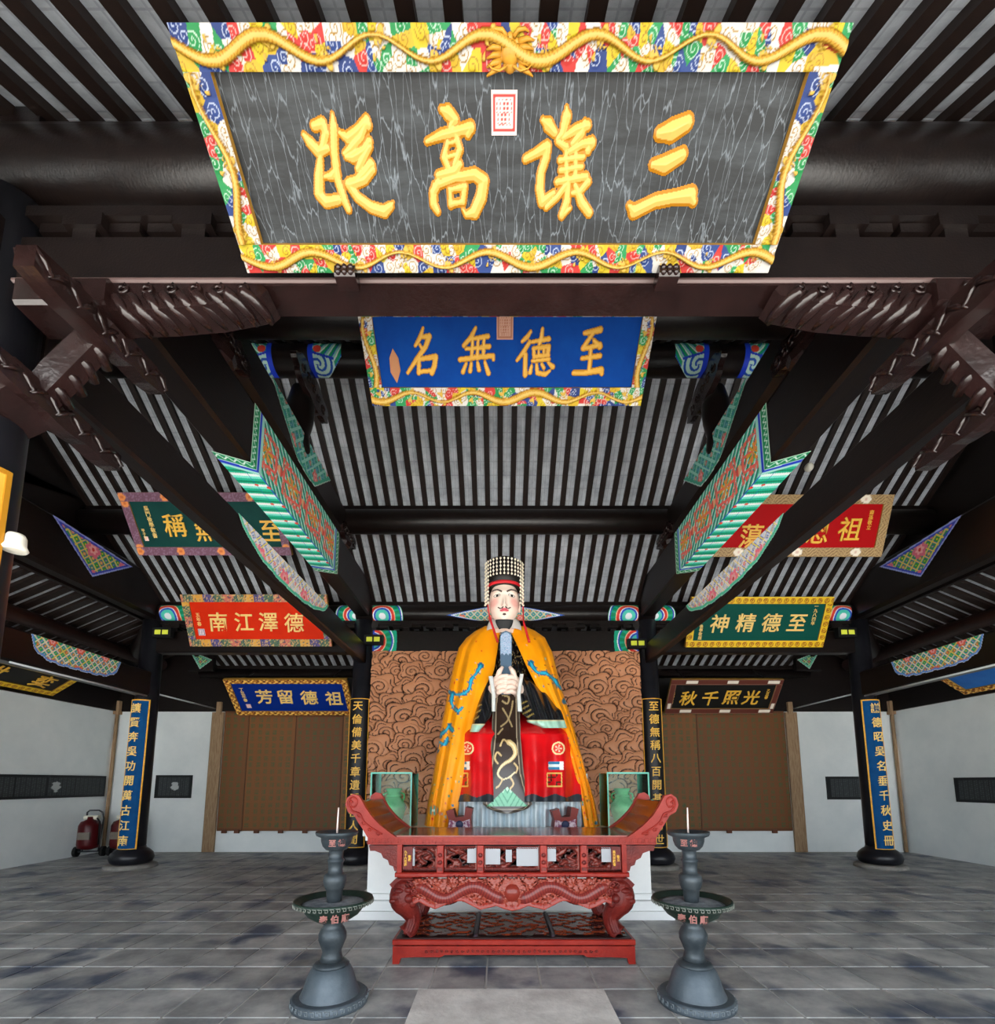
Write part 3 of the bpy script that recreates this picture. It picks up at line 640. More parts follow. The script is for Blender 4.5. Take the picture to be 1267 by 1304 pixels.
rang = [[(768, 150, 9), (785, 165, 16), (803, 188, 12)], [(840, 112, 7), (840, 140, 15), (828, 190, 12), (812, 208, 9)], [(903, 166, 13), (870, 178, 13), (830, 203, 10)], [(895, 160, 11), (885, 190, 13), (858, 222, 10)],
        [(715, 268, 11), (745, 252, 12), (780, 232, 15), (778, 262, 13), (762, 310, 13), (758, 360, 14), (765, 400, 14), (800, 372, 10)],
        [(812, 215, 9), (838, 232, 12)], [(915, 220, 15), (890, 222, 12), (850, 245, 11)], [(912, 212, 10), (905, 242, 12)], [(820, 272, 10), (890, 262, 10)], [(822, 303, 10), (885, 292, 10)], [(812, 338, 11), (898, 322, 12)],
        [(838, 240, 9), (840, 330, 10)], [(868, 238, 9), (866, 330, 10)], [(845, 330, 11), (840, 400, 13), (825, 440, 12)], [(840, 345, 11), (810, 385, 11), (778, 415, 10)], [(905, 338, 12), (880, 368, 11), (858, 372, 9)], [(866, 350, 10), (885, 400, 14), (908, 432, 13)], [(826, 440, 11), (850, 418, 8)]]
gao = [[(460, 118, 10), (480, 128, 17), (500, 148, 14), (485, 170, 9)], [(415, 215, 9), (460, 195, 13), (520, 180, 14), (548, 172, 15), (540, 192, 12)], [(488, 165, 10), (505, 200, 11), (515, 240, 12), (500, 285, 11)], [(478, 215, 9), (468, 265, 12), (480, 295, 12)], [(478, 222, 8), (510, 212, 9)], [(478, 262, 9), (510, 252, 9)], [(450, 318, 12), (500, 305, 15), (515, 285, 12)],
       [(450, 340, 13), (435, 370, 14), (436, 405, 14), (448, 428, 11)], [(440, 350, 12), (500, 325, 13), (560, 315, 16), (588, 335, 17), (580, 385, 18), (560, 430, 17), (535, 438, 10), (525, 422, 7)], [(485, 360, 10), (488, 408, 11)], [(485, 362, 9), (530, 352, 12), (525, 400, 11)], [(488, 405, 11), (525, 398, 10)]]
zong = [[(42, 195, 9), (60, 218, 14), (85, 245, 15), (112, 235, 12)], [(72, 168, 12), (98, 160, 14), (108, 190, 13), (98, 235, 12)], [(92, 260, 10), (88, 320, 15), (88, 375, 16), (108, 400, 15), (145, 392, 14)], [(128, 132, 7), (132, 170, 13), (134, 250, 13), (144, 330, 13), (165, 395, 13), (177, 422, 11)], [(105, 322, 8), (125, 320, 12), (138, 300, 9)],
        [(152, 190, 9), (175, 205, 14), (205, 180, 12), (232, 148, 12), (236, 165, 13)], [(230, 158, 12), (215, 200, 12), (185, 235, 12), (165, 252, 9)], [(240, 215, 12), (225, 240, 12), (190, 262, 15), (170, 262, 9)], [(240, 230, 12), (215, 280, 13), (205, 300, 10)], [(245, 285, 14), (225, 312, 14), (200, 335, 12)], [(182, 345, 16), (225, 330, 14), (250, 300, 12)], [(178, 345, 14), (205, 385, 14), (245, 415, 15), (285, 428, 16), (305, 412, 12), (312, 400, 6)]]
for st in (san, rang, gao, zong): brush(pa.o, crop(st, 370, 90, k5, pa, mm*1.13), 130, body="c79a50", edge="966312")
pa.seal(642, 144, .088*1.2, .115, 'b8aaa6', 'b02c26')
# --- blue plaque behind the lintel
pb = Plaque('blue plaque with worn paint behind the lintel reading four gilt characters', (475, 516), (453, 380), 815, 3.55, (.10, .10, .125, .10), mat('worn_blue_panel', '033684', .65, c2='05408f', nscale=4, spec=.08))
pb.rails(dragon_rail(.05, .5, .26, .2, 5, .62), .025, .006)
k6 = 1267/410; mb = px2m(pb, 640, 450)
zhi = [[(940, 105, 7), (970, 100, 9), (1003, 92, 10)], [(975, 105, 7), (950, 140, 8), (935, 165, 9), (960, 162, 8), (1000, 150, 9)], [(978, 135, 7), (1000, 158, 10)], [(965, 165, 7), (962, 215, 8), (958, 255, 8)], [(930, 205, 7), (1000, 195, 9)], [(898, 262, 9), (940, 262, 9), (1005, 250, 11), (1008, 265, 8)]]
de = [[(728, 100, 6), (715, 120, 8), (695, 138, 6)], [(725, 140, 7), (700, 180, 8), (675, 212, 6)], [(708, 190, 8), (706, 270, 9)], [(735, 140, 6), (800, 128, 8)], [(775, 88, 6), (770, 130, 8), (762, 150, 6)], [(740, 165, 7), (742, 200, 7)], [(742, 165, 7), (800, 158, 8), (796, 190, 7)], [(760, 165, 5), (760, 192, 5)], [(780, 163, 5), (780, 190, 5)], [(742, 198, 7), (798, 192, 7)], [(735, 215, 6), (800, 208, 7)], [(732, 235, 6), (726, 260, 8)], [(752, 230, 6), (755, 262, 8), (785, 268, 8), (802, 255, 6)], [(772, 228, 6), (780, 242, 7)], [(798, 222, 6), (815, 238, 9)]]
wu = [[(512, 85, 6), (495, 120, 8), (465, 155, 7)], [(490, 130, 6), (560, 118, 8)], [(475, 168, 6), (565, 158, 8)], [(450, 210, 8), (520, 200, 8), (580, 195, 8), (582, 210, 6)], [(500, 135, 6), (496, 205, 7)], [(522, 130, 6), (518, 205, 7)], [(545, 125, 6), (542, 200, 7)], [(475, 225, 6), (462, 258, 8)], [(495, 225, 6), (490, 255, 8)], [(520, 222, 6), (525, 250, 8)], [(548, 220, 6), (562, 262, 9)]]
ming = [[(305, 85, 5), (295, 120, 8), (275, 155, 6)], [(292, 122, 6), (330, 118, 9), (315, 160, 8), (285, 200, 8), (245, 262, 6)], [(292, 150, 5), (302, 168, 7)], [(290, 205, 7), (288, 262, 8)], [(290, 208, 7), (355, 198, 9), (350, 235, 9), (340, 262, 9)], [(290, 258, 7), (342, 252, 7)]]
for st in (zhi, de, wu, ming): brush(pb.o, crop(st, 440, 390, k6, pb, mb*1.2), 80, body='e0ac48', edge='b07820')
pb.seal(643, 415, .125, .16, 'b98a76', '9a6248')
p = pb.local(503, 466); m = MB().prism([(0, .11), (.035, .05), (.04, -.03), (0, -.11), (-.04, -.04), (-.035, .05)], 2, 0, .008).build('leaf_seal', mat('brown_seal', 'b07850', .6), pb.o, (p.x, p.y, 0)); fixn(m)
# --- side plaques
def noise2(x, y, f): return np.sin(x*f*1.3+np.sin(y*f*1.7)*2)+np.sin(y*f*1.1+np.sin(x*f*.9)*2)
def brocade(s, h, H):
    n = noise2(s, h*1.5, 14); k = np.floor(mod(s, .9)/.18); rgb = fill(s, '4f6a52')
    for i, c in enumerate(('5a4e86', '4f6a52', 'c26a5a', '4f6a52', 'd59a3a')): put(rgb, k == i, c)
    put(rgb, mod(n*1.5, 1) < .3, 'c8a468'); put(rgb, mod(n*2.1+.4, 1) < .15, '2f3e54'); return rgb
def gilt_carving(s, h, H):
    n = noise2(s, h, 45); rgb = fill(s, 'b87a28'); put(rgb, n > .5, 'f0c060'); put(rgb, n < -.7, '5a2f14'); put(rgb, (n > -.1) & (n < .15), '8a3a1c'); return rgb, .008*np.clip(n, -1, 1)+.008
def medallions(s, h, H):
    rgb = fill(s, '6d4a5c'); put(rgb, mod(noise2(s, h, 30), 1) < .25, '84647a'); d = np.hypot(mod(s+.2, .62)-.31, h-H/2); put(rgb, d < H*.46, 'e08a4a'); put(rgb, d < H*.2, 'c86a34'); return rgb
def hatch(s, h, H):
    rgb = fill(s, 'b29468'); put(rgb, mod(s*.8+h*np.where(mod(s, .3) < .15, 1, -1), .05) < .018, '7a6040'); d = np.hypot((mod(s+.45, .9)-.45)*.7, h-H/2); put(rgb, d < H*.42, 'ece2d2'); put(rgb, d < H*.12, 'd8b8a8'); return rgb
def scallop(s, h, H):
    rgb = fill(s, 'e0b81c'); d = np.hypot(mod(s, .12)-.06, (h-H*.45)); put(rgb, (d > .028) & (d < .042), '8a3a14'); put(rgb, d < .016, '8a3a14'); put(rgb, h > H*.86, 'f0d040'); return rgb
def brownblock(s, h, H):
    rgb = fill(s, '5c2c22'); put(rgb, (h < H*.12) | (h > H*.88), '8c6a5a'); put(rgb, (np.abs(mod(s+.3, .85)-.42) < .12) & (np.abs(h-H/2) < H*.26), 'e6dccc'); return rgb
GI = mat('gilt_lettering', 'f2cc78', .4); YG = mat('yellow_gilt_lettering', 'e3b040', .4)
pc = Plaque('orange-red plaque with brocade frame on the left reading four characters', (243, 823), (230, 757), 423, 8.40, .13, mat('orange_red_panel', 'd62c06', .6, c2='cc2604', nscale=3, spec=.1))
pc.rails(brocade, .02, .016)
pc.chars([('南', 279, 792), ('江', 311, 792), ('澤', 342, 792), ('德', 375, 793)], .36, GI); pc.small('五\n年\n春', 253, 789, .08, GI); pc.seal(257, 805, .12, .12, 'e8d8d8', '5a4a7a')
pd = Plaque('blue plaque with gilt carved frame above the left calligraphy panels', (303, 910), (284, 865), 452, 10.12, (.12, .12, .10, .10), mat('royal_blue_panel', '06287c', .6, spec=.1))
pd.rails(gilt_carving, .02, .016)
pd.chars([('芳', 337, 887), ('留', 364, 887), ('德', 394, 888), ('祖', 425, 889)], .37, GI); pd.small('丁\n丑\n年\n春', 310, 885, .09, GI); pd.small('敬\n立', 441, 884, .08, GI); pd.seal(317, 899, .1, .1)
pe = Plaque('dark green plaque with purple frame behind the left tie beam', (178, 707), (150, 627), 372, 6.88, .12, mat('dark_green_panel', '0c3835', .6, c2='10403c', nscale=3, spec=.1))
pe.rails(medallions, .02, .016)
pe.chars([('稱', 223, 669), ('無', 262, 675), ('德', 302, 678), ('至', 345, 676)], .34, YG); pe.small('吳\n門\n後\n學\n敬\n書', 192, 665, .075, GI); pe.small('甲\n子\n年', 184, 680, .05, GI); pe.seal(187, 686, .06, .06)
def mirror_plaque(label, br, tr, blx, yb, fw, panel):
    B = at_y(*br, yb); L = at_y(blx, br[1], yb); T = at_x(*tr, B[0]); up = T-B; up[0] = 0
    s = Plaque.__new__(Plaque); s.W = B[0]-L[0]; s.H = float(np.linalg.norm(up)); c = (B+L)/2
    s.init(label, frame_mat(c, (1, 0, 0), up), fw, panel, .05, 'plaque', 'plaque', 'calligraphy plaques'); return s
pf = mirror_plaque('crimson plaque with beige hatched frame behind the right tie beam', (1121, 709), (1138, 630), 905, 6.88, .13, mat('crimson_panel', 'a80a10', .6, spec=.1))
pf.rails(hatch, .02, .016)
pf.chars([('祖', 1081, 674), ('恩', 1040, 678), ('浩', 998, 680), ('蕩', 956, 683)], .36, YG); pf.small('裔\n孫\n敬\n立', 1108, 662, .07, YG)
pg = mirror_plaque('green plaque with scalloped yellow frame on the right reading four characters', (1047, 824), (1062, 760), 872, 8.40, .12, mat('deep_green_panel', '064a40', .6, spec=.1))
pg.rails(scallop, .02, .014)
pg.chars([('神', 916, 794), ('精', 949, 793), ('德', 982, 793), ('至', 1014, 793)], .35, GI); pg.small('一\n九\n八\n四\n年', 1037, 784, .075, GI); pg.small('後\n學\n敬\n題', 892, 805, .07, GI)
ph = mirror_plaque('black plaque with brown frame above the right calligraphy panels', (983, 908), (998, 865), 846, 10.12, .12, mat('black_panel', '141312', .45))
ph.rails(brownblock, .02, .016)
ph.chars([('秋', 876, 889), ('千', 904, 889), ('照', 931, 888), ('光', 956, 888)], .36, YG); ph.small('後\n學\n敬\n書', 856, 889, .08, YG); ph.small('乙\n丑\n春', 977, 884, .08, YG)
hang(pa, YF-.12, 4.62); hang(pb, 3.7, 5.6); hang(pc, YR, 4.6); hang(pg, YR, 4.6); hang(pe, 7.1, 5.6); hang(pf, 7.1, 5.6); hang(pd, 10.25, 4.0); hang(ph, 10.25, 4.0)
# plaques high on the side walls
def wall_plaque(label, sx, y0, y1, panel, rail, ch, cy, cm):
    s = Plaque.__new__(Plaque); s.W = y1-y0; s.H = .62
    M = frame_mat((sx*8.58, (y0+y1)/2, 3.13), (0, -sx, 0), (-sx*.52, 0, .34))
    s.init(label, M, .11, panel, .05, 'plaque', 'plaque', 'calligraphy plaques'); s.rails(rail, .02, .014)
    for c, y in zip(ch, cy): link('character', glyphs(c, .34, .008, .011, .08), cm, s.o, ((y-(y0+y1)/2)*(1 if sx < 0 else -1), .31, .012))
wall_plaque('black plaque with gilt dotted frame high on the left wall', -1, 6.2, 8.78, MATS['black_panel'], scallop, '奕世', (8.32, 7.5), YG)
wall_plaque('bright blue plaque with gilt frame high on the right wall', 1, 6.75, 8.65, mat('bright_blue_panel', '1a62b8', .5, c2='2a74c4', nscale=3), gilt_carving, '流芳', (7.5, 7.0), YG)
# carved rests holding the large plaque
for px in (441, 850):
    p = at_y(px, 352, 2.0); t = MB(); t.box(-.05, .05, -.03, .06, -.025, .035, .01)
    for i in range(3):
        for j in range(2): t.ball((-.03+.03*i, -.03, -.01+.025*j), .014, 8, 6)
    t = t.build('plaque_rest', BRWN, None, tuple(p)); tag(t, 'small carved block under the %s part of the black plaque' % ('left' if px < 600 else 'right'), 'bracket', 'carved plaque rests')

# ================================================================== couplet boards on the columns
def couplet(label, x, y, r, a0, a1, z0, z1, board, border, text, size, tm, edge=.022):
    """a board bent round the column from angle a0 to a1 (0 = +x, -90 = towards the door)"""
    t = empty('couplet_board', (x, y, z0)); tag(t, label, 'couplet board', 'couplet boards on the columns')
    n = 16; A = [math.radians(a0+(a1-a0)*i/n) for i in range(n+1)]
    def shell(nm, A, r0, r1, z0_, z1_, m):
        vs = []
        for a in A:
            for rr in (r0, r1):
                for zz in (z0_, z1_): vs.append((rr*math.cos(a), rr*math.sin(a), zz))
        fs = []
        for i in range(len(A)-1):
            b, c = i*4, i*4+4; fs += [(b+2, c+2, c+3, b+3), (b, b+1, c+1, c), (b+1, b+3, c+3, c+1), (b, c, c+2, b+2)]
        fs += [(0, 2, 3, 1), (len(vs)-4, len(vs)-3, len(vs)-1, len(vs)-2)]
        mb = MB(); mb.add(vs, fs, False); return fixn(mb.build(nm, m, t))
    H = z1-z0; shell('board', A, r, r+.025, 0, H, board)
    da = edge/(r+.025); shell('border', [A[0], A[0]+da], r, r+.034, 0, H, border); shell('border', [A[-1]-da, A[-1]], r, r+.034, 0, H, border)
    shell('border', A, r, r+.033, 0, edge, border); shell('border', A, r, r+.033, H-edge, H, border)
    am = (A[0]+A[-1])/2; N = len(text)
    for i, ch in enumerate(text):
        me = glyphs(ch, size, .004, .010, .05).copy(); co = np.empty(len(me.vertices)*3); me.vertices.foreach_get('co', co); co = co.reshape(-1, 3)
        R = r+.032+co[:, 2]; z = co[:, 1]+H-(i+.62)*H/(N+.25)
        me.vertices.foreach_set('co', np.stack([R*math.cos(am)-co[:, 0]*math.sin(am), R*math.sin(am)+co[:, 0]*math.cos(am), z], -1).ravel()); me.update(); link('character', me, tm, t)
    return t
BLUEB = mat('blue_couplet_board', '06487c', .6, c2='043f70', nscale=5, spec=.08); BLKB = mat('black_couplet_board', '101114', .4)
couplet('blue couplet board with gilt characters on the column near the left wall', -XO, YR, .185, -150, -38, .32, 2.98, BLUEB, GOLD, '讓賢奔吳功開萬古江南', .19, GI)
couplet('blue couplet board with gilt characters on the column near the right wall', XO, YR, .185, -142, -30, .32, 2.98, BLUEB, GOLD, '謙德昭吳名垂千秋史冊', .19, GI)
couplet('black couplet board with gilt characters on the column left of the statue', -XI, YR, .185, -148, -35, .36, 3.0, BLKB, GOLD, '天倫備美千章遺愛在人間', .185, YG, .012)
couplet('black couplet board with gilt characters on the column right of the statue', XI, YR, .185, -145, -32, .36, 3.0, BLKB, GOLD, '至德無稱八百開基傳萬世', .185, YG, .012)
couplet('gold couplet board on the front column at the left edge', -XI-.03, YF, .175, -88, -6, .5, 2.98, mat('gold_board', 'c98f2a', .4, c2='e0ad48', nscale=5), mat('dull_gold_edge', 'a8741c', .4), '德', .17, BRWN)
d = empty('detector', (-2.47, YF+.02, 2.60)); tag(d, 'white round detector on the front column at the left edge', 'detector')
MB().lathe([(.045, 0), (.052, .01), (.042, .03), (.040, .07), (.032, .085)], 24).build('body', mat('warm_white_plastic', 'e4e0d2', .4), d)
def on_slope(px, py):
    for Y in np.arange(5.5, 7.1, .01):
        p = at_y(px, py, Y)
        if p[2] > 5.86+(7.1-Y)*(7.04-5.86)/1.7-.03: return p
d2 = empty('detector', tuple(on_slope(1030, 595))); tag(d2, 'small white round detector under the roof right of the painted beam', 'detector')
MB().ball((0, 0, 0), .065, 16, 10).build('body', MATS['warm_white_plastic'], d2)

# ================================================================== front corner brackets
def ribbed(m, x0, x1, y, ztop, z0, z1, n, sx):
    for i in range(n):
        u = (i+.5)/n; x = x0+(x1-x0)*u; zb = z0+(z1-z0)*u
        m.tube([(x+sx*.03, y, ztop), (x, y-.014, (ztop+zb)/2+.01), (x-sx*.03, y+.01, zb), (x-sx*.06, y+.07, zb-.008), (x-sx*.07, y+.13, zb-.004)], [.016, .026, .028, .026, .018], 8)
for sx in (-1, 1):
    t = empty('corner_bracket', (sx*XI, YF, 3.4)); tag(t, 'carved brown bracket cluster at the %s end of the front lintel' % sides(sx), 'bracket', 'carved corner bracket clusters')
    L = lambda X, Y, Z: (sx*(X-XI) if True else 0, Y-YF, Z-3.4)
    # arm under the lintel
    m = MB(); xa, xb = 2.05, 1.30
    pl = [(sx*(xa-XI), .57), (sx*(xb-XI), .56), (sx*(xb-XI-.03), .53), (sx*(xb-XI+.0), .50), (sx*(1.55-XI), .445), (sx*(1.8-XI), .42), (sx*(xa-XI), .41)]
    m.prism(pl, 1, -.085, .06); ribbed(m, sx*(xa-XI), sx*(xb-XI+.04), -.08, .50, .41, .50, 9, sx)
    for i in range(6):
        u = i/5; c = (sx*(xa-XI+(xb-xa)*(.08+.8*u)), -.088, .525); pts = [(c[0]+(.012+.016*a/6)*math.cos(a), c[1]-.006, c[2]+(.012+.016*a/6)*math.sin(a)*.9) for a in np.linspace(0, 7.5, 14)]; m.tube(pts, .009, 5)
    fixn(m.build('arm', BRWN, t))
    m = MB().box(*sorted((sx*(2.50-XI), sx*(2.05-XI))), -.12, .09, .42, .57, .015)
    for i in range(5): m.ball((sx*(2.38-XI-.06*i*.8), -.125, .49+.02*math.sin(i*2)), .022, 8, 6)
    m.build('arm', BRWN, t)
    def leaf_arm(X, Y0, Y1, Z0, Z1, hgt, nm):
        m = MB(); n = 14; ys = np.linspace(Y0, Y1, n); top = []; bot = []
        for i, y in enumerate(ys):
            u = i/(n-1); zz = Z0+(Z1-Z0)*u; e = hgt*(.55+.45*math.sin(PI*(.1+.8*u))); top.append((y-YF, zz-3.4+e/2)); bot.append((y-YF, zz-3.4-e/2-.015*abs(math.sin(u*9))))
        m.prism(top+bot[::-1], 0, sx*(X-XI)-.045, sx*(X-XI)+.045)
        for face in (-1, 1):
            for k in range(11):
                u = (k+.4)/11; y = Y0+(Y1-Y0)*u-YF; z = Z0+(Z1-Z0)*u-3.4; w = hgt*.42*(.6+.4*math.sin(PI*u)); fl_ = 1 if k % 2 else -1
                m.tube([(sx*(X-XI)+face*.046, y-.03, z-fl_*w*.8), (sx*(X-XI)+face*.055, y, z-fl_*w*.1), (sx*(X-XI)+face*.05, y+.045, z+fl_*w*.5), (sx*(X-XI)+face*.046, y+.03, z+fl_*w*.95)], [.006, .013, .012, .005], 6)
        return fixn(m.build(nm, BRWN, t))
    leaf_arm(2.12, 1.73, 2.50, 3.70, 3.80, .15, 'leaf_arm')
    leaf_arm(2.42, 1.86, 2.60, 3.40, 3.38, .13, 'leaf_arm')
    # slanting strut between the two tiers
    m = MB(); a = np.array(L(2.10, 2.14, 3.82)); b = np.array(L(2.46, 2.16, 3.40))
    m.tube([a, a*.66+b*.34, a*.33+b*.67, b], [.075, .085, .09, .08], 6, smooth=False)
    for i in range(5):
        c = a+(b-a)*(.15+.17*i); m.tube([c+np.array([-sx*.02, -.06, .03]), c+np.array([-sx*.07, .0, -.03]), c+np.array([-sx*.05, .07, -.05])], .026, 7)
    m.tube([b+np.array([-sx*.0, -.1, -.01]), b+np.array([-sx*.0, .12, -.01])], .075, 14); m.build('strut', BRWN, t)
    # lowest block with rounded underside
    pl = [(sx*(2.66-XI), .08), (sx*(2.40-XI), .08), (sx*(2.40-XI), -.06)]+[(sx*(2.40-XI)+sx*(.0+.26*(k/8)), -.06-.11*math.sin(PI*(.5*k/8)+.0)) for k in range(1, 9)]
    m = MB().prism(pl, 1, -.16, .09); fixn(m.build('block', BRWN, t))
    MB().box(*sorted((sx*(2.66-XI), sx*(2.42-XI))), -.168, -.15, .045, .065).build('fillet', mat('bracket_edge_gleam', '7d6f70', .35), t)  # pale strip: bright gleam on the block's upper edge painted as colour

# ================================================================== on the back and side walls
for sx in (-1, 1):
    p = MB(); p.box(-.13, .13, -.07, .0, 0, 3.05, .015); p.box(sx*-.03-.05, sx*-.03+.05, -.10, -.04, 3.0, 3.28); o = p.build('wall_post', LWOOD, None, (sx*6.42, YB, 0)); tag(o, 'weathered pale timber post against the back wall on the %s' % sides(sx), 'post', 'pale timber wall posts')
    p = MB(); p.tube([(0, 0, 0), (0, 0, 3.02)], .035, 10); p.box(-.07, .07, -.06, .05, 3.0, 3.3); o = p.build('wall_post', LWOOD, None, (sx*(XW-.05), YB-.06, 0)); tag(o, 'thin pale timber post in the %s rear corner' % sides(sx), 'post', 'pale timber wall posts')
    # framed black inscription stones
    def tablet(label, M, W, H, patch=False):
        t = empty('inscription_tablet'); t.matrix_world = M; tag(t, label, 'tablet', 'framed black inscription tablets')
        MB().box(-W/2, W/2, 0, H, 0, .03).build('frame', mat('black_tablet_frame', '16181a', .4), t)
        u, v = UV(max(20, int(W/.02)), 26); rgb = fill(u, '2b2f31'); put(rgb, (mod(u*W, .05) < .02) & (mod(v*H*7.7+np.sin(u*90), .35) < .2), '4a4f50'); rgb[(mod(u*W, .62) < .03)] = C3('16181a')
        if patch: put(rgb, np.hypot((u-.56)*W*1.3, (v-.5)*H)+.02*np.sin(v*25) < .12, 'a9adac')
        grid('inscription', np.stack([(u-.5)*(W-.1), .05+v*(H-.1), np.full_like(u, .033)], -1), rgb, PAINT, t)
    if sx < 0:
        tablet('long framed black inscription tablet on the left wall', frame_mat((-XW, 9.05, 1.19), (0, 1, 0), (0, 0, 1)), 2.6, .44, True)
        tablet('framed black inscription tablet on the back wall behind the left column', frame_mat((-7.3, YB, 1.15), (1, 0, 0), (0, 0, 1)), .8, .5, True)
    else:
        tablet('framed black inscription tablet on the right wall', frame_mat((XW, 8.05, 1.12), (0, -1, 0), (0, 0, 1)), 2.3, .46)
        tablet('framed black inscription tablet on the back wall behind the right column', frame_mat((7.55, YB, 1.12), (1, 0, 0), (0, 0, 1)), .9, .5)
# brown calligraphy boards
for sx in (-1, 1):
    xa, xb = (3.02, 6.24); t = empty('calligraphy_screen', (sx*(xa+xb)/2, YB-.06, .45)); tag(t, 'brown wooden screen of tiny green characters on the back wall %s of the statue' % ('left' if sx < 0 else 'right'), 'screen', 'brown calligraphy screens')
    ws = [.55, 1.05, 1.05, .57] if sx < 0 else [.30, .95, 1.97]
    x = -(xb-xa)/2; W = xb-xa
    for k, wd in enumerate(ws):
        wd = wd/sum(ws)*W; Hh = 2.62
        bmat = mat('brown_screen_board_%d' % k, ('5f3a20', '6a4222', '5c381f', '724a26')[k], .55)
        MB().box(x+.004, x+wd-.004, -.03, 0, 0, Hh).build('board', bmat, t)
        u, v = UV(max(20, int(wd/.018)), 150); rgb = np.broadcast_to(np.array(lin(('6e4424', '774a24', '6b4122', '80542a')[k])), u.shape+(3,)).copy()
        cx_ = mod(u*wd, .17)/.17; cy_ = mod(v*Hh, .15)/.15; idx = np.floor(u*wd/.17)*31+np.floor(v*Hh/.15)*17
        g = (cx_ > .2) & (cx_ < .75) & (cy_ > .15) & (cy_ < .85) & (np.sin(cx_*(9+mod(idx, 5))*2+idx)*np.sin(cy_*(8+mod(idx, 7))*2+idx*1.7) > -.1)
        put(rgb, g, '4a5230'); grid('writing', np.stack([x+.02+u*(wd-.04), np.full_like(u, -.0325), .05+v*(Hh-.1)], -1), rgb, PAINT, t)
        MB().box(x+wd*.3-.05, x+wd*.3+.05, -.05, 0, -.05, .03).build('hook', mat('brown_hook', '5a3422', .6), t)
        MB().box(x+wd*.8-.05, x+wd*.8+.05, -.05, 0, -.05, .03).build('hook', MATS['brown_hook'], t)
        x += wd
# small painted cloths hanging from rear corner timbers
for sx in (-1, 1):
    t = empty('corner_brace', (sx*6.62, 10.0, 3.9)); tag(t, 'dark corner brace with a small green painted cloth on the %s' % sides(sx), 'beam', 'diagonal corner beams')
    MB().box(-.28, .28, 0, .1, 0, .5, .02).build('timber', WOOD, t)
    poly_patch(t, [(-.27, .46), (-.0, .02), (.27, .24)], lambda s, h, sx=sx: np.stack([-sx*s, np.full_like(s, -.004), h], -1),
               lambda s, h: pat_lattice(s, h, .13, '2f8f4a', 'c8d060', '3a4fc8', 'd0506a', '9ac8a0', .5), (('cfe6dc', .015), ('5fb89a', .05)))
    t = empty('valance_beam', (sx*8.35, 9.4, 3.95)); tag(t, 'dark beam with a lattice painted cloth above the %s wall corner' % sides(sx), 'beam', 'diagonal corner beams')
    MB().box(-.08, .08, -.9, 1.0, 0, .5, .02).build('timber', WOOD, t)
    poly_patch(t, [(-.5, .48), (.0, .08), (.55, .48)], lambda s, h, sx=sx: np.stack([np.full_like(s, -sx*.084), s, h], -1),
               lambda s, h: pat_lattice(s, h, .15, '2f7f4a', 'c8c060', '3a4fc8', 'c0506a', 'a8b8d0', .5), (('9ab8d8', .02), ('4a6ac0', .05)), open_top=.47)
# emergency lights on the column heads
def emlight(px, py, y, side):
    p = at_y(px, py, y); t = empty('emergency_light', tuple(p)); tag(t, side, 'emergency light', 'emergency lights on the column heads')
    MB().box(-.17, .17, -.05, .05, -.09, .09, .01).build('housing', mat('black_plastic', '121314', .5), t)
    em = MATS.get('lit_lens')
    if not em:
        em = mat('lit_lens', 'c8d04a', .4); b = em.node_tree.nodes['Principled BSDF']; b.inputs['Emission Color'].default_value = (*lin('e6f03c'), 1); b.inputs['Emission Strength'].default_value = .05
    for k in (-1, 1): MB().box(k*.068-.052, k*.068+.052, -.058, -.045, -.042, .042).build('lens', em, t)
emlight(208, 806, 8.36, 'emergency light on the column near the left wall'); emlight(476, 815, 8.36, 'emergency light on the column left of the statue')
emlight(811, 820, 8.36, 'emergency light on the column right of the statue'); emlight(1077, 806, 8.36, 'emergency light on the column near the right wall')
# wheeled fire extinguishers
RED = mat('extinguisher_red', '480a0e', .35); RUB = mat('black_rubber', '101010', .7)
for k, (x, y, rz) in enumerate(((-8.42, 9.75, .25), (-7.84, 9.85, .1))):
    t = empty('fire_extinguisher', (x, y, 0), rz); tag(t, 'wheeled red fire extinguisher beside the left wall, %s' % ('nearer the wall' if k == 0 else 'nearer the column'), 'extinguisher', 'wheeled fire extinguishers')
    MB().lathe([(.05, .14), (.17, .18), (.185, .25), (.185, .62), (.15, .70), (.06, .74), (.05, .80)], 24).build('tank', RED, t)
    MB().box(-.1, .1, -.192, -.12, .36, .5).build('label_plate', mat('pale_label', '6a6258', .5), t)
    MB().tube([(-.14, .1, .1), (-.15, .16, .75), (-.13, .12, .88), (-.08, .1, .92), (.08, .1, .92), (.13, .12, .88), (.15, .16, .75), (.14, .1, .1)], .016, 8).build('handle', mat('dark_steel', '3a3d40', .4), t)
    MB().box(-.12, .12, -.02, .1, .74, .82, .02).build('valve_guard', mat('lime_plastic', 'b8cc3a' if k else 'd8d4c0', .5), t)
    MB().tube([(.1, 0, .78), (.2, -.08, .7), (.22, -.1, .45), (.2, -.05, .25)], .016, 8).build('hose', RUB, t)
    for s in (-1, 1): MB().tube([(s*.2, .08, .1), (s*.26, .08, .1)], .1, 20).build('wheel', RUB, t)
    MB().tube([(-.2, .08, .1), (.2, .08, .1)], .015, 8).build('axle', MATS['dark_steel'], t)
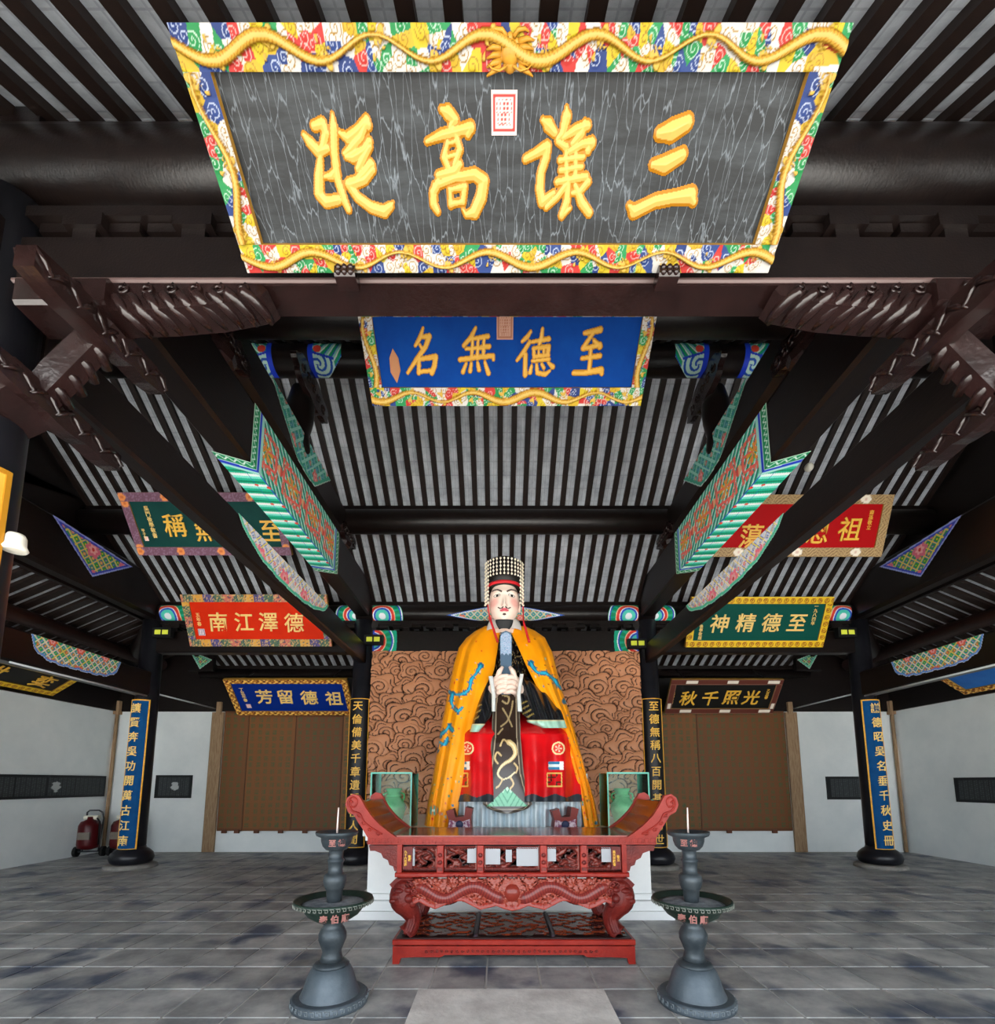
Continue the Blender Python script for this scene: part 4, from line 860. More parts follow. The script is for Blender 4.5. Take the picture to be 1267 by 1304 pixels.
# ================================================================== pedestal, carved screen, statue
def S(x, y, Y): return at_y(x, y, Y)
PW = mat('white_painted_pedestal', 'e9ebea', .55, c2='dfe2e2', nscale=2)
t = empty('pedestal', (0, 6.8, 0)); tag(t, 'stepped white pedestal under the seated statue', 'pedestal')
for nm, x, y0, z0, z1 in (('step', 1.80, 5.35, 0, .09), ('step', 1.74, 5.39, .09, .19), ('moulding', 1.66, 5.46, .19, .25), ('body', 1.60, 5.50, .25, .88), ('cap', 1.66, 5.46, .88, .95)):
    MB().box(-x, x, y0-6.8, 8.25-6.8, z0, z1, 0).build(nm, PW, t)
# carved cloud screen
def cloud_screen():
    W0, W1, Z0, Z1 = -2.46, 2.46, .9, 3.885; nx, nz = 470, 290
    u, v = UV(nx, nz); x = W0+(W1-W0)*u; z = Z0+(Z1-Z0)*v; rng = np.random.default_rng(11)
    hgt = np.zeros(x.shape); dark = np.zeros(x.shape); prio = np.zeros(x.shape)
    cs = []
    for j in range(12):
        for i in range(12):
            cs.append((W0+(i+.5*(j % 2)-.1+rng.uniform(-.22, .22))*.44, Z0+(11.4-j+rng.uniform(-.22, .22))*.275, .29*rng.uniform(.75, 1.25), rng.choice((-1, 1)), rng.uniform(0, 6)))
    for cx, cz, R, sg, ph in cs:
        m = (np.abs(x-cx) < R*1.7) & (np.abs(z-cz) < R*1.3)
        if not m.any(): continue
        dx, dz = (x[m]-cx)/1.25, z[m]-cz; r = np.hypot(dx, dz); th = np.arctan2(dz, dx)
        edge = R*(.86+.12*np.cos(th*5+ph)); q = r/edge; ins = q < 1
        # spiral in the middle, scalloped terraces outside
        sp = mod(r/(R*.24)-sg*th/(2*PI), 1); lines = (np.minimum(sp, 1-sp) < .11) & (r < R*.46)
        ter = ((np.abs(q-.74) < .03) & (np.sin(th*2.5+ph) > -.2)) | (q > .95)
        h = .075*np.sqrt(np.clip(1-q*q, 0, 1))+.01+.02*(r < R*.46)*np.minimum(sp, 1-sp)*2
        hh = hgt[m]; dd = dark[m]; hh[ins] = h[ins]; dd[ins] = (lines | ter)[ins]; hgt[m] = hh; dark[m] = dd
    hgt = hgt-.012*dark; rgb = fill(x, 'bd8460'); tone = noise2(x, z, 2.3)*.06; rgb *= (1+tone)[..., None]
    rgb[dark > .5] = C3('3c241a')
    o = empty('carved_screen', (0, 8.5, 0)); tag(o, 'copper brown carved cloud screen behind the statue', 'screen')
    MB().box(W0, W1, 0, .06, .42, Z1).build('backing', mat('screen_backing', '4a2f22', .6), o)
    grid('cloud_relief', np.stack([x, -.01-hgt, z], -1), rgb, paint('carved_copper_wood', .45), o)
cloud_screen()

st = empty('statue', (0, 6.4, .95)); tag(st, 'painted seated ruler statue in orange cape and beaded crown', 'statue')
stM = Matrix.Translation((0, 6.4, .95))
def loc(P):
    P = np.array(P, float); P[..., 2] = np.maximum(P[..., 2], .952); return P-np.array([0, 6.4, .95])
def ip(tab, y): a = np.array(tab, float); return np.interp(y, a[:, 0], a[:, 1])
def wrap_pts(px, py, Y):
    """pixel column/row + depth -> place (arrays)"""
    d = _F*FPX+np.array([1., 0, 0])*(px-CX)[..., None]+_U*(CY-py)[..., None]
    return CAM+d*(Y/d[..., 1])[..., None]
def relief(name, rows, cols, y0, y1, xl, xr, depth, color, m, parent=st, round_=.12, ext=None):
    v, u = np.meshgrid(np.linspace(0, 1, rows), np.linspace(0, 1, cols), indexing='ij'); py = y0+(y1-y0)*v
    a, b = xl(py), xr(py); px = a+(b-a)*u; e = np.clip(1-(2*u-1)**2, 0, 1)
    Y = depth(px, py, u, v)+round_*(1-np.sqrt(e)); return grid(name, loc(wrap_pts(px, py, Y)), color(px, py, u, v), m, parent, flip=True)
ENAM = paint('glossy_enamel_paint', .22, coat=.5); CLOTH = paint('painted_cape', .42)
# inner body mass (dark robe) so that the figure is solid from every side
m = MB(); prof = [(1.02, 0.0), (1.0, .5), (.95, 1.0), (.78, 1.3), (.62, 1.7), (.60, 2.2), (.50, 2.5), (.18, 2.72)]
m.lathe([(r, z) for r, z in prof], 40, (0, .45, 0), 1.0, .62); m.build('robe_body', mat('dark_robe', '161414', .45), st)
# pale under-robe
def dep_under(px, py, u, v): return 5.80-.04*v+.045*np.sin(px*.55)*(.4+v)+.10*np.abs(px-662)/90
def c_under(px, py, u, v):
    rgb = fill(px, 'e2eef2'); s = np.sin(px*.55+.6); rgb[s > .75] = C3('bccdd6'); return rgb
relief('under_robe', 40, 240, 985, 1056, lambda y: 578-(y-985)*.02, lambda y: 748+(y-985)*.03, lambda *a: dep_under(*a)+.02, c_under, ENAM)
# red skirt over the knees
def hem(px): return 1013+2*np.sin(px*.22)
def dep_red(px, py, u, v):
    top = np.clip((935-py)/25, 0, 1); k = np.exp(-((px-612)/26)**2)+np.exp(-((px-700)/34)**2)
    f = .04*np.sin(px*.27+np.sin(py*.03)*.6)*np.clip((py-930)/40, 0, 1)
    return 5.86-.16*k+.45*top**1.3-.0016*(py-935)+f
def c_red(px, py, u, v):
    rgb = fill(px, 'c81016'); n = noise2(px*.02, py*.02, 5); rgb *= (1+.06*n)[..., None]
    put(rgb, py > hem(px), '2a3138')
    for cx, w in ((590, 8), (706, 13)):
        for (yy, rr) in ((953, 8),):
            d = np.hypot((px-cx-5), py-yy); put(rgb, (d < rr*1.05), 'e8d9a0'); put(rgb, d < rr*.82, 'd8382c'); an = np.arctan2(py-yy, px-cx-5); put(rgb, (d < rr*.6) & (np.cos(an*5) > .2), 'f0c8b0')
        q = (np.abs(px-cx-2) < w*.75) & (np.abs(py-975) < 5); put(rgb, q, '2a78a0'); put(rgb, q & (np.abs(py-975) < 2), 'd8e8e0'); put(rgb, q & (px > cx+w*.5), 'e8f0f0')
        a, b = px-cx, py-993; q = (np.abs(a) < w*.75) & (np.abs(b) < 9); fr = q & ((mod(a+40, 7) < 1.8) | (mod(b+40, 6) < 1.6)) & (mod(np.floor((a+40)/7)+np.floor((b+40)/6), 3) > .5); put(rgb, fr, '2c2a1c')
        e = q & ((np.abs(np.abs(a)-w*.75) < 1.2) | (np.abs(np.abs(b)-9) < 1.2)); put(rgb, e, 'd8b860')
    return rgb
relief('red_skirt', 130, 240, 908, 1021, lambda y: ip([(908, 600), (935, 588), (1021, 578)], y), lambda y: ip([(908, 712), (935, 728), (1000, 742), (1021, 744)], y), dep_red, c_red, ENAM, round_=.25)
# dark apron panel with dragon and mountain
AP_L = [(875, 629), (905, 627), (940, 626), (985, 621), (1015, 615), (1024, 615), (1030, 621), (1034, 632), (1036, 640)]
AP_R = [(875, 662), (905, 662), (940, 663), (985, 667), (1015, 675), (1024, 678), (1030, 672), (1034, 660), (1036, 652)]
def c_apron(px, py, u, v):
    rgb = fill(px, '33261f'); e = np.minimum(px-ip(AP_L, py), ip(AP_R, py)-px); ee = np.minimum(e, (1036-py)*.9)
    put(rgb, ee < 5, '4a4038'); put(rgb, (ee > 4.2) & (ee < 5.4), 'a89880'); put(rgb, ee < 1.2, '8a8478')
    g = 'cdb27c'
    d, a = segd(px, py, spline([(648, 945), (654, 950), (656, 960), (650, 968), (643, 972), (637, 978), (634, 986), (640, 992), (648, 990), (655, 984)], 40)); put(rgb, d < 3.4-a*.04, g)
    put(rgb, (d < 1.0), 'e8d6a8')
    for q in (([(634, 972), (630, 966), (633, 958), (638, 962)]), ([(640, 992), (636, 1000), (632, 1003)]), ([(650, 990), (654, 998), (650, 1004)]), ([(637, 950), (641, 942), (647, 946)]), ([(655, 972), (659, 978), (657, 984)])): d, a = segd(px, py, spline(q, 14)); put(rgb, d < 1.1, g)
    d, a = segd(px, py, spline([(640, 885), (648, 888), (646, 896), (640, 893)], 16)); put(rgb, d < 1.2, 'a8926a')
    for q in ([(638, 925), (646, 918), (651, 905), (653, 893)], [(640, 902), (646, 912), (652, 925)], [(634, 935), (640, 928)]): d, a = segd(px, py, spline(q, 16)); put(rgb, d < 1.0, 'a8926a')
    mt = (np.abs(px-646) < (py-1002)*1.05) & (py < 1027) & (py > 1002); put(rgb, mt, '6fc49a'); put(rgb, mt & (py < 1008+2*np.sin(px*1.2)), 'b8e8c8'); put(rgb, mt & (mod(np.abs(px-646)*.9+py*.5, 6) < 1.6), '3f9a72')
    return rgb
def dep_ap(px, py, u, v): return np.interp(py, [875, 905, 930, 945, 1036], [6.12, 6.02, 5.80, 5.68, 5.60])
relief('apron_panel', 150, 90, 876, 1036, lambda y: ip(AP_L, y), lambda y: ip(AP_R, y), dep_ap, c_apron, ENAM, round_=.05)
# dark chest and sleeves
def c_dark(gold=True):
    def f(px, py, u, v):
        rgb = fill(px, '17181b'); s = np.sin(px*.8-py*.25); put(rgb, s > .9, '2c2e33')
        if gold: put(rgb, (mod(noise2(px, py, .16)*1.2, 1) < .09), '9a8250')
        return rgb
    return f
relief('chest_robe', 60, 60, 800, 885, lambda y: ip([(800, 622), (840, 624), (885, 618)], y), lambda y: ip([(800, 664), (840, 668), (885, 676)], y), lambda px, py, u, v: 6.48-.20*(py-800)/85+0*px, c_dark(), ENAM, round_=.1)
def c_sleeve(px, py, u, v):
    rgb = c_dark(False)(px, py, u, v); put(rgb, v > .86, 'a9d6c2'); put(rgb, (v > .85) & (v < .875), 'e0d8a8'); put(rgb, (v < .8) & (v > .5) & (u < .3) & (np.sin(py*.9+px*.5) > .6), '8f7a44'); return rgb
relief('sleeve', 60, 70, 858, 927, lambda y: ip([(858, 655), (900, 658), (920, 672), (927, 690)], y), lambda y: ip([(858, 668), (880, 695), (905, 716), (927, 722)], y), lambda px, py, u, v: 6.12-.42*v+.02*np.sin(px*.55-py*.2)+0*px, c_sleeve, ENAM, round_=.2)
relief('sleeve', 60, 50, 862, 932, lambda y: ip([(862, 618), (890, 610), (932, 598)], y), lambda y: ip([(862, 630), (900, 629), (915, 624), (932, 610)], y), lambda px, py, u, v: 6.12-.42*v+0*px, c_sleeve, ENAM, round_=.15)
def c_cuff(px, py, u, v): return fill(px, 'dfe4e2')
relief('cuff', 24, 12, 861, 906, lambda y: ip([(861, 622), (885, 626), (906, 626)], y), lambda y: ip([(861, 628), (885, 631), (906, 631)], y), lambda px, py, u, v: 5.96-.22*v+0*px, c_cuff, ENAM, round_=.04)
relief('cuff', 24, 12, 858, 906, lambda y: ip([(858, 662), (885, 658), (906, 659)], y), lambda y: ip([(858, 667), (885, 663), (906, 665)], y), lambda px, py, u, v: 5.96-.22*v+0*px, c_cuff, ENAM, round_=.04)
# cape, one shell per side
ORG = '#'
def cape(side):
    if side < 0:
        inn = [(797, 628), (803, 637), (825, 634), (850, 630), (880, 621), (920, 609), (955, 600), (990, 591), (1020, 585), (1054, 581)]
        out = [(797, 618), (803, 606), (812, 594), (825, 584), (850, 577), (880, 571), (920, 563), (955, 557), (990, 551), (1020, 545), (1054, 540)]
    else:
        inn = [(797, 656), (803, 650), (825, 660), (850, 671), (880, 686), (905, 701), (930, 713), (960, 725), (1000, 736), (1054, 744)]
        out = [(797, 668), (803, 681), (812, 694), (830, 703), (850, 708), (880, 716), (910, 726), (950, 737), (990, 748), (1020, 757), (1054, 764)]
    R, Cn = 170, 110; v, u = np.meshgrid(np.linspace(0, 1, R), np.linspace(0, 1, Cn), indexing='ij'); py = 797+257*v
    a, b = ip(inn, py), ip(out, py); uf = np.clip(u/.72, 0, 1); ub = np.clip((u-.72)/.28, 0, 1)
    px = a+(b-a)*np.sin(uf*PI/2)**.9
    Yi = np.interp(py, [797, 830, 870, 920, 960, 1054], [6.42, 6.24, 6.10, 6.0, 5.92, 5.80]); Yo = np.interp(py, [797, 830, 900, 1054], [6.62, 6.62, 6.5, 6.15])
    bulge = np.interp(py, [797, 850, 930, 1054], [.02, .12, .14, .08])
    Y = Yi+(Yo-Yi)*(1-np.cos(uf*PI/2))-bulge*np.sin(uf*PI)
    fold = np.clip((py-800)/60, 0, 1)*np.sin(PI*np.clip(uf*1.02, 0, 1))
    Y = Y+fold*(.05*np.sin(uf*15+py*.006)+.018*np.sin(uf*31+1+py*.01)); P = wrap_pts(px, py, Y)
    P[..., 1] += ub*.85; P[..., 0] -= side*ub*.25*np.interp(py, [797, 850, 1054], [.3, .6, .2])
    rgb = fill(px, 'f59a0a'); rgb *= (1+.05*noise2(px*.03, py*.012, 4))[..., None]
    dr = ([[(612, 848), (606, 858), (600, 866), (597, 878), (588, 884), (577, 884), (571, 880)], [(576, 884), (575, 895), (582, 905), (589, 901)], [(560, 936), (568, 930), (572, 925), (576, 930)], [(555, 955), (558, 945), (566, 948), (570, 940)]] if side < 0 else
          [[(676, 845), (684, 856), (696, 858), (706, 866), (714, 876), (722, 880)], [(720, 893), (728, 900), (731, 912), (738, 925)], [(745, 953), (748, 958)]])
    for q in dr:
        d, ar = segd(px, py, spline(q, 40)); wv = 2.3+.5*np.sin(ar*.35); put(rgb, d < wv, '0f5f80'); put(rgb, d < wv*.55, '2aa0c0'); put(rgb, (d < wv+2.2) & (d > wv) & (mod(ar, 8) < 1.3), '1d5f7c')
    rng = np.random.default_rng(5+side)
    for k in range(46):
        yy = rng.uniform(812, 1050); x0, x1 = ip(inn, yy), ip(out, yy); xx = x0+(x1-x0)*rng.uniform(.08, .92); d = np.hypot(px-xx, (py-yy)*rng.uniform(.7, 1.3)); c = rng.choice(['d8432a', 'c9c4a8', '5f8f6a', 'd86a3a', '2f6f8f', '7a4a1a', 'd8b0a0']); w = rng.uniform(.6, 1.3)*(1.5 if yy > 1010 else 1); put(rgb, d < w, c)
    if side < 0:
        d = np.hypot(px-552, py-1032); put(rgb, d < 7, 'd8802a'); put(rgb, (d < 6) & (np.sin(px*1.4) > 0), '5f9f8f'); put(rgb, d < 2, 'c8d8d0')
    o = grid('cape', loc(P), rgb, CLOTH, st, flip=side < 0); so_ = o.modifiers.new('thickness', 'SOLIDIFY'); so_.thickness = .025
    return o
cape(-1); cape(1)
# collar
m = MB(); c = loc(S(642, 800, 6.46)); m.lathe([(.26, -.06), (.24, .03), (.21, .10), (.2, .1)], 32, tuple(c), 1.0, .8, cap=False); m.build('collar', mat('white_collar', 'dcd8d2', .4), st)
m = MB(); m.lathe([(.16, -.1), (.15, .2)], 24, tuple(c), 1, .9); m.build('neck', mat('pale_skin_paint', 'e8cfc0', .4), st)
# head
def head():
    nu, nv = 150, 150; az, el = np.meshgrid(np.linspace(-2.2, 2.2, nu), np.linspace(-1.45, 1.45, nv), indexing='ij')
    c = loc(S(642, 771, 6.38)); k = .0112
    jaw = np.interp(np.sin(el), [-1, -.7, -.3, .2, 1], [.60, .80, .95, 1.0, 1.0])
    x = .215*np.sin(az)*np.cos(el)**.8*jaw; y = -.24*np.cos(az)*np.cos(el)**.75; z = .335*np.sin(el)
    fx, fz = 642+x/k, 771-z/k*.97; front = np.cos(az) > 0
    g = lambda cx, cy, sx, sy: np.exp(-((fx-cx)/sx)**2-((fz-cy)/sy)**2)*front
    y -= .055*g(642, 776, 2.4, 7)+.035*g(642, 779.5, 3.8, 2.6)+.016*g(642, 760, 14, 3.2)+.018*g(642, 785.5, 5, 2.2)+.02*g(642, 795, 7, 4)+.014*(g(630, 776, 5, 6)+g(654, 776, 5, 6))
    y += .022*(g(633, 765.5, 4.2, 2.6)+g(651, 765.5, 4.2, 2.6))+.012*g(642, 788.5, 5, 1.2)
    rgb = fill(fx, 'f2dccd')
    for cx in (629.5, 654.5): w_ = np.clip(1.15*np.exp(-((fx-cx)/5.5)**2-((fz-774)/5)**2), 0, .75)[..., None]*front[..., None]; rgb = rgb*(1-w_)+C3('e89a90')*w_
    for s in (-1, 1):
        ex = 642+s*9; d = np.hypot((fx-ex)/4.3, (fz-765.3-.06*s*(fx-ex))/1.7); put(rgb, front & (d < 1.0), '4a3a34'); put(rgb, front & (d < .8), 'f0ebe4'); put(rgb, front & (np.hypot(fx-ex-.3, (fz-765.3)) < 1.7) & (d < 1), '1c1614')
        d, _ = segd(fx, fz, [(642+s*3.6, 761.5), (642+s*9, 758.0), (642+s*15, 757.0)]); put(rgb, front & (d < 1.05), '4a3c36')
        d, _ = segd(fx, fz, [(642+s*1.5, 781.6), (642+s*5, 782.2), (642+s*7.5, 780.5)]); put(rgb, front & (d < .65), '3a302c')
        d, _ = segd(fx, fz, [(642+s*2.6, 778.5), (642+s*3.4, 780)]); put(rgb, front & (d < .4), 'c08a80')
    put(rgb, front & (np.hypot((fx-642)/5.6, (fz-784.3)/1.9) < 1), 'd8606a'); put(rgb, front & (np.abs(fz-784.4) < .35) & (np.abs(fx-642) < 5), '9a3a44')
    put(rgb, front & (np.hypot((fx-642)/2.2, (fz-788.5)/1.1) < 1), '4a3c38')
    o = grid('head', np.stack([c[0]+x, c[1]+y, c[2]+z], -1), rgb, paint('painted_face', .35), st, flip=True)
    for s in (-1, 1): MB().ball((c[0]+s*.215, c[1]+.02, c[2]-.02), .05, 10, 8, .5, 1, 1.7).build('ear', MATS['pale_skin_paint'], st)
    u, v = UV(30, 24); a = (u-.5)*2.2; bz = -.285-.115*v; rr = .115*(1-.5*v**2); bx = rr*np.sin(a); by = -.185-.06*np.cos(a)*(1-.5*v)
    b = grid('beard', np.stack([c[0]+bx, c[1]+by+.02+0*u, c[2]+bz], -1), fill(u, '17191b'), paint('painted_beard', .5), st); s_ = b.modifiers.new('t', 'SOLIDIFY'); s_.thickness = .03
    # crown
    ck = mat('black_crown', '1a1614', .45); ct = c+np.array([0, -.03, 0]); ztop = loc(S(642, 722, 6.38))[2]; zb = loc(S(642, 744, 6.38))[2]
    MB().lathe([(.235, zb-.09), (.235, zb+.05), (.245, (zb+ztop)/2), (.25, ztop-.02), (.225, ztop+.05), (.12, ztop+.08), (.01, ztop+.085)], 40, (ct[0], ct[1]+.02, 0)).build('crown_cap', ck, st)
    m = MB().lathe([(.236, zb-.09), (.250, zb-.085), (.250, zb-.05), (.236, zb-.045)], 40, (ct[0], ct[1]+.02, 0), cap=False); m.build('crown_band', mat('red_band', 'c22028', .4), st)
    bead = mat('cream_bead', 'f0e6d0', .35)
    n = 15
    for i in range(n):
        a = -1.35+2.70*i/(n-1); bx = ct[0]+.272*math.sin(a); by = ct[1]+.02-.272*math.cos(a); m = MB(); lenf = .33 if abs(a) < .80 else .68
        lenf = lenf-(.06 if abs(a) < .80 else 0); nb = int(lenf/.054); yy_ = by-(.012 if abs(a) < .80 else .02); m.tube([(bx, yy_, ztop+.01), (bx, yy_, ztop-.01-(nb-1)*.054)], .003, 5)
        for q in range(nb): m.ball((bx, by-(.012 if abs(a) < .80 else .02), ztop-.01-q*.054), .0145, 8, 6)
        m.build('bead_strand', bead, st)
    rr = mat('red_ribbon', 'c01c26', .4)
    for pts in ([(621, 770), (623, 783), (627, 797), (634, 818)], [(666, 752), (666.5, 788), (669, 800), (674, 818)]):
        q = [loc(S(x, y, 6.2 if y > 790 else 6.3)) for x, y in spline(pts, 14)]; MB().tube(q, [.009]*6+[.016]*8, 8).build('ribbon', rr, st)
head()
# tablet held upright
tb = empty('tablet', (0, 0, 0), 0, None); bpy.data.objects.remove(tb)
p0, p1 = S(644.5, 884, 5.98), S(644.5, 804, 6.10); dz = p1-p0; L = float(np.linalg.norm(dz))
tab = empty('tablet'); tab.matrix_world = frame_mat(p0, (1, 0, 0), dz); tag(tab, 'blue-grey ceremonial tablet held upright in the statue hands', 'tablet')
pl = [(-.062, 0), (.062, 0), (.082, L-.10), (.06, L-.02), (.0, L+.01), (-.06, L-.02), (-.082, L-.10)]
fixn(MB().prism(pl, 2, -.03, 0).build('slab', mat('blue_grey_slab', '51677c', .4), tab))
u, v = UV(40, 60); x = (u-.5)*.15; y = L*.60+v*(L*.38); rgb = fill(u, '9fb8cc'); put(rgb, mod(noise2(x, y, 60), 1) < .35, '6f8fb0'); put(rgb, mod(noise2(x, y, 38)+.3, 1) < .14, 'c8b8d0'); wave = y < L*.60+.03*np.abs(np.sin(u*9))
grid('cloud_pattern', np.stack([x, y, np.full_like(x, .003)], -1), rgb, PAINT, tab, ~wave & (np.abs(x) < .074-.05*np.clip((v-.8)/.2, 0, 1)**2))
# hands: two palms folded round the tablet, fingers lying across each other
SK = MATS['pale_skin_paint']
def V3(x, y, Y): return Vector(loc(S(x, y, Y)))
m = MB()
for s, cx in ((-1, 635), (1, 654)):
    c = V3(cx, 871, 6.02); m.ball(tuple(c), .105, 16, 10, .95, .6, 1.15)
    m.tube([V3(cx+s*9, 884, 6.12), V3(cx+s*5, 878, 6.06), c], [.085, .09, .08], 12)
    for k in range(4):
        y = 860+k*6.2; a = V3(cx+s*3, y+4, 5.99); b = V3(cx-s*3, y+1.5, 5.925+.004*k); d_ = V3(cx-s*(10-k*.8), y+(.5 if s < 0 else 3), 5.915+.006*k); e = V3(cx-s*(15.5-k*1.1), y+(1.5 if s < 0 else 4), 5.945+.006*k)
        m.tube([a, a*.5+b*.5, b, b*.5+d_*.5, d_, e], [.034, .034, .033, .031, .029, .018], 10)
    a, b, d_ = V3(cx+s*2, 866, 5.98), V3(cx-s*1, 855, 5.94), V3(cx-s*5, 849, 5.95); m.tube([a, a*.5+b*.5, b, d_], [.04, .037, .034, .02], 10)
m.build('hands', SK, st)
# boots with upturned fronts
BT = mat('red_brown_boot', '7a2318', .4); BP = mat('patterned_boot_vamp', 'c8b8c0', .4, c2='7a3a5a', nscale=26, lo=.45, hi=.55)
for cx in (585, 720):
    def Q(x, y, Y=5.58): return loc(S(x, y, Y))
    o = [(cx-15, 1058), (cx+15, 1058), (cx+15, 1040), (cx+17, 1030), (cx+8, 1028), (cx+6, 1040), (cx-5, 1041), (cx-8, 1030), (cx-17, 1033), (cx-14, 1044)]
    vs = [Q(x, y) for x, y in o]+[Q(x, y)+np.array([0, .35, 0]) for x, y in o]; n = len(o)
    mb = MB(); mb.add(vs, [(i, (i+1) % n, n+(i+1) % n, n+i) for i in range(n)]+[tuple(range(n)), tuple(range(2*n-1, n-1, -1))]); fixn(mb.build('boot', BT, st))
    o2 = [(cx-14, 1057), (cx+14, 1057), (cx+13, 1043), (cx+5, 1046), (cx-5, 1046), (cx-13, 1044)]; vs = [Q(x, y, 5.565) for x, y in o2]+[Q(x, y, 5.59) for x, y in o2]; n = 6
    mb = MB(); mb.add(vs, [(i, (i+1) % n, n+(i+1) % n, n+i) for i in range(n)]+[tuple(range(n)), tuple(range(2*n-1, n-1, -1))]); fixn(mb.build('boot_vamp', BP, st))
    c = Q(cx, 1050, 5.555); MB().ball(tuple(c), .045, 12, 8, 1, .3, 1).build('boot_medallion', mat('dark_blue_medallion', '20284a', .4), st)

# ================================================================== glass cases with jade vases
def glass_mat():
    m = bpy.data.materials.new('clear_glass'); m.use_nodes = True; nt = m.node_tree; nt.nodes.remove(nt.nodes['Principled BSDF'])
    tr = nt.nodes.new('ShaderNodeBsdfTransparent'); tr.inputs[0].default_value = (.86, .95, .92, 1); gl = nt.nodes.new('ShaderNodeBsdfGlossy'); gl.inputs['Roughness'].default_value = .02
    fr = nt.nodes.new('ShaderNodeFresnel'); fr.inputs['IOR'].default_value = 1.22; mx = nt.nodes.new('ShaderNodeMixShader')
    nt.links.new(fr.outputs[0], mx.inputs[0]); nt.links.new(tr.outputs[0], mx.inputs[1]); nt.links.new(gl.outputs[0], mx.inputs[2]); nt.links.new(mx.outputs[0], nt.nodes['Material Output'].inputs[0]); return m
GLASS = glass_mat(); EDGE = mat('green_glass_edge', '5fae9a', .2)
for s, x0, x1, vx in ((-1, 470, 523, 500), (1, 775, 829, 794)):
    a, b = S(x0, 1055, 5.6), S(x1, 1055, 5.6); W = b[0]-a[0]; cx = (a[0]+b[0])/2; H = .64
    t = empty('glass_case', (cx, 5.82, .95)); tag(t, 'glass display case on the pedestal %s of the statue' % ('left' if s < 0 else 'right'), 'display case', 'glass cases beside the statue')
    g = .012; D = .44
    for nm, q in (('pane', (-W/2, W/2, -D/2, -D/2+g, 0, H)), ('pane', (-W/2, W/2, D/2-g, D/2, 0, H)), ('pane', (-W/2, -W/2+g, -D/2+g, D/2-g, 0, H)), ('pane', (W/2-g, W/2, -D/2+g, D/2-g, 0, H)), ('lid', (-W/2, W/2, -D/2, D/2, H, H+g))): MB().box(*q).build(nm, GLASS, t)
    for ex in (-W/2, W/2-.012):
        for ey in (-D/2, D/2-.012): MB().box(ex-.002, ex+.014, ey-.002, ey+.014, 0, H+g).build('glass_edge', EDGE, t)
    MB().box(-W/2, W/2, -D/2-.003, -D/2+.015, H-.004, H+g+.004).build('glass_edge', EDGE, t)
    v = empty('vase', (S(vx, 1050, 5.8)[0], 5.82, .965)); tag(v, 'mottled green jade vase inside the glass case %s of the statue' % ('left' if s < 0 else 'right'), 'vase', 'green vases in glass cases')
    JD = mat('green_jade', '2f7a4a', .25, c2='5fa870', nscale=9)
    MB().lathe([(.085, 0), (.095, .02), (.12, .10), (.145, .19), (.14, .26), (.10, .32), (.075, .36), (.075, .40), (.10, .44), (.095, .45)], 32).build('body', JD, v)
    MB().lathe([(.085, .345), (.095, .355), (.095, .365), (.085, .375)], 24, cap=False).build('neck_ring', JD, v)
    for q in (-1, 1): MB().tube([(q*.075, 0, .40), (q*.125, 0, .38), (q*.13, 0, .33), (q*.105, 0, .30)], .012, 8).build('handle', JD, v)

# ================================================================== altar table
YT = 4.10
def zt(y): return float(at_y(652, y, YT)[2])
def xt(x): return float(at_y(x, 1100, YT)[0])
XC = xt(652)
R1 = mat('red_lacquered_wood', '801a12', .4, c2='96281b', nscale=7, bump=.3, bscale=45); R2 = mat('dark_red_carved_wood', '561614', .38, c2='72231c', nscale=9, bump=.5, bscale=60)
R3 = mat('near_black_red_wood', '2a1212', .5); TOP = mat('polished_red_brown_top', '74140c', .16, c2='86200f', nscale=3, coat=.2)  # darkest red-brown wood is for the drawer body and platform
at = empty('altar_table', (XC, YT, 0)); tag(at, 'carved red lacquered altar table with upturned ends before the statue', 'table')
def lx(x): return xt(x)-XC
D = .78; HW = lx(837)
MB().box(-HW, HW, 0, D, zt(1075.5), zt(1066)).build('top_rail', R1, at)
MB().box(-HW+.01, HW-.01, .012, D-.01, zt(1066), zt(1066)+.012).build('glass_top', TOP, at)
# meander on the front edge
m = MB(); n = 46; w_ = 2*HW/n; zc = (zt(1075.5)+zt(1066))/2; h = (zt(1066)-zt(1075.5))*.32
for i in range(n):
    x = -HW+(i+.5)*w_; m.box(x-w_*.38, x+w_*.38, -.006, 0, zc+h*.75, zc+h); m.box(x-w_*.38, x-w_*.26, -.006, 0, zc-h, zc+h*.75); m.box(x-w_*.1, x+w_*.38, -.006, 0, zc-h, zc-h*.72); m.box(x+w_*.26, x+w_*.38, -.006, 0, zc-h, zc+h*.3)
m.build('meander_carving', R1, at)
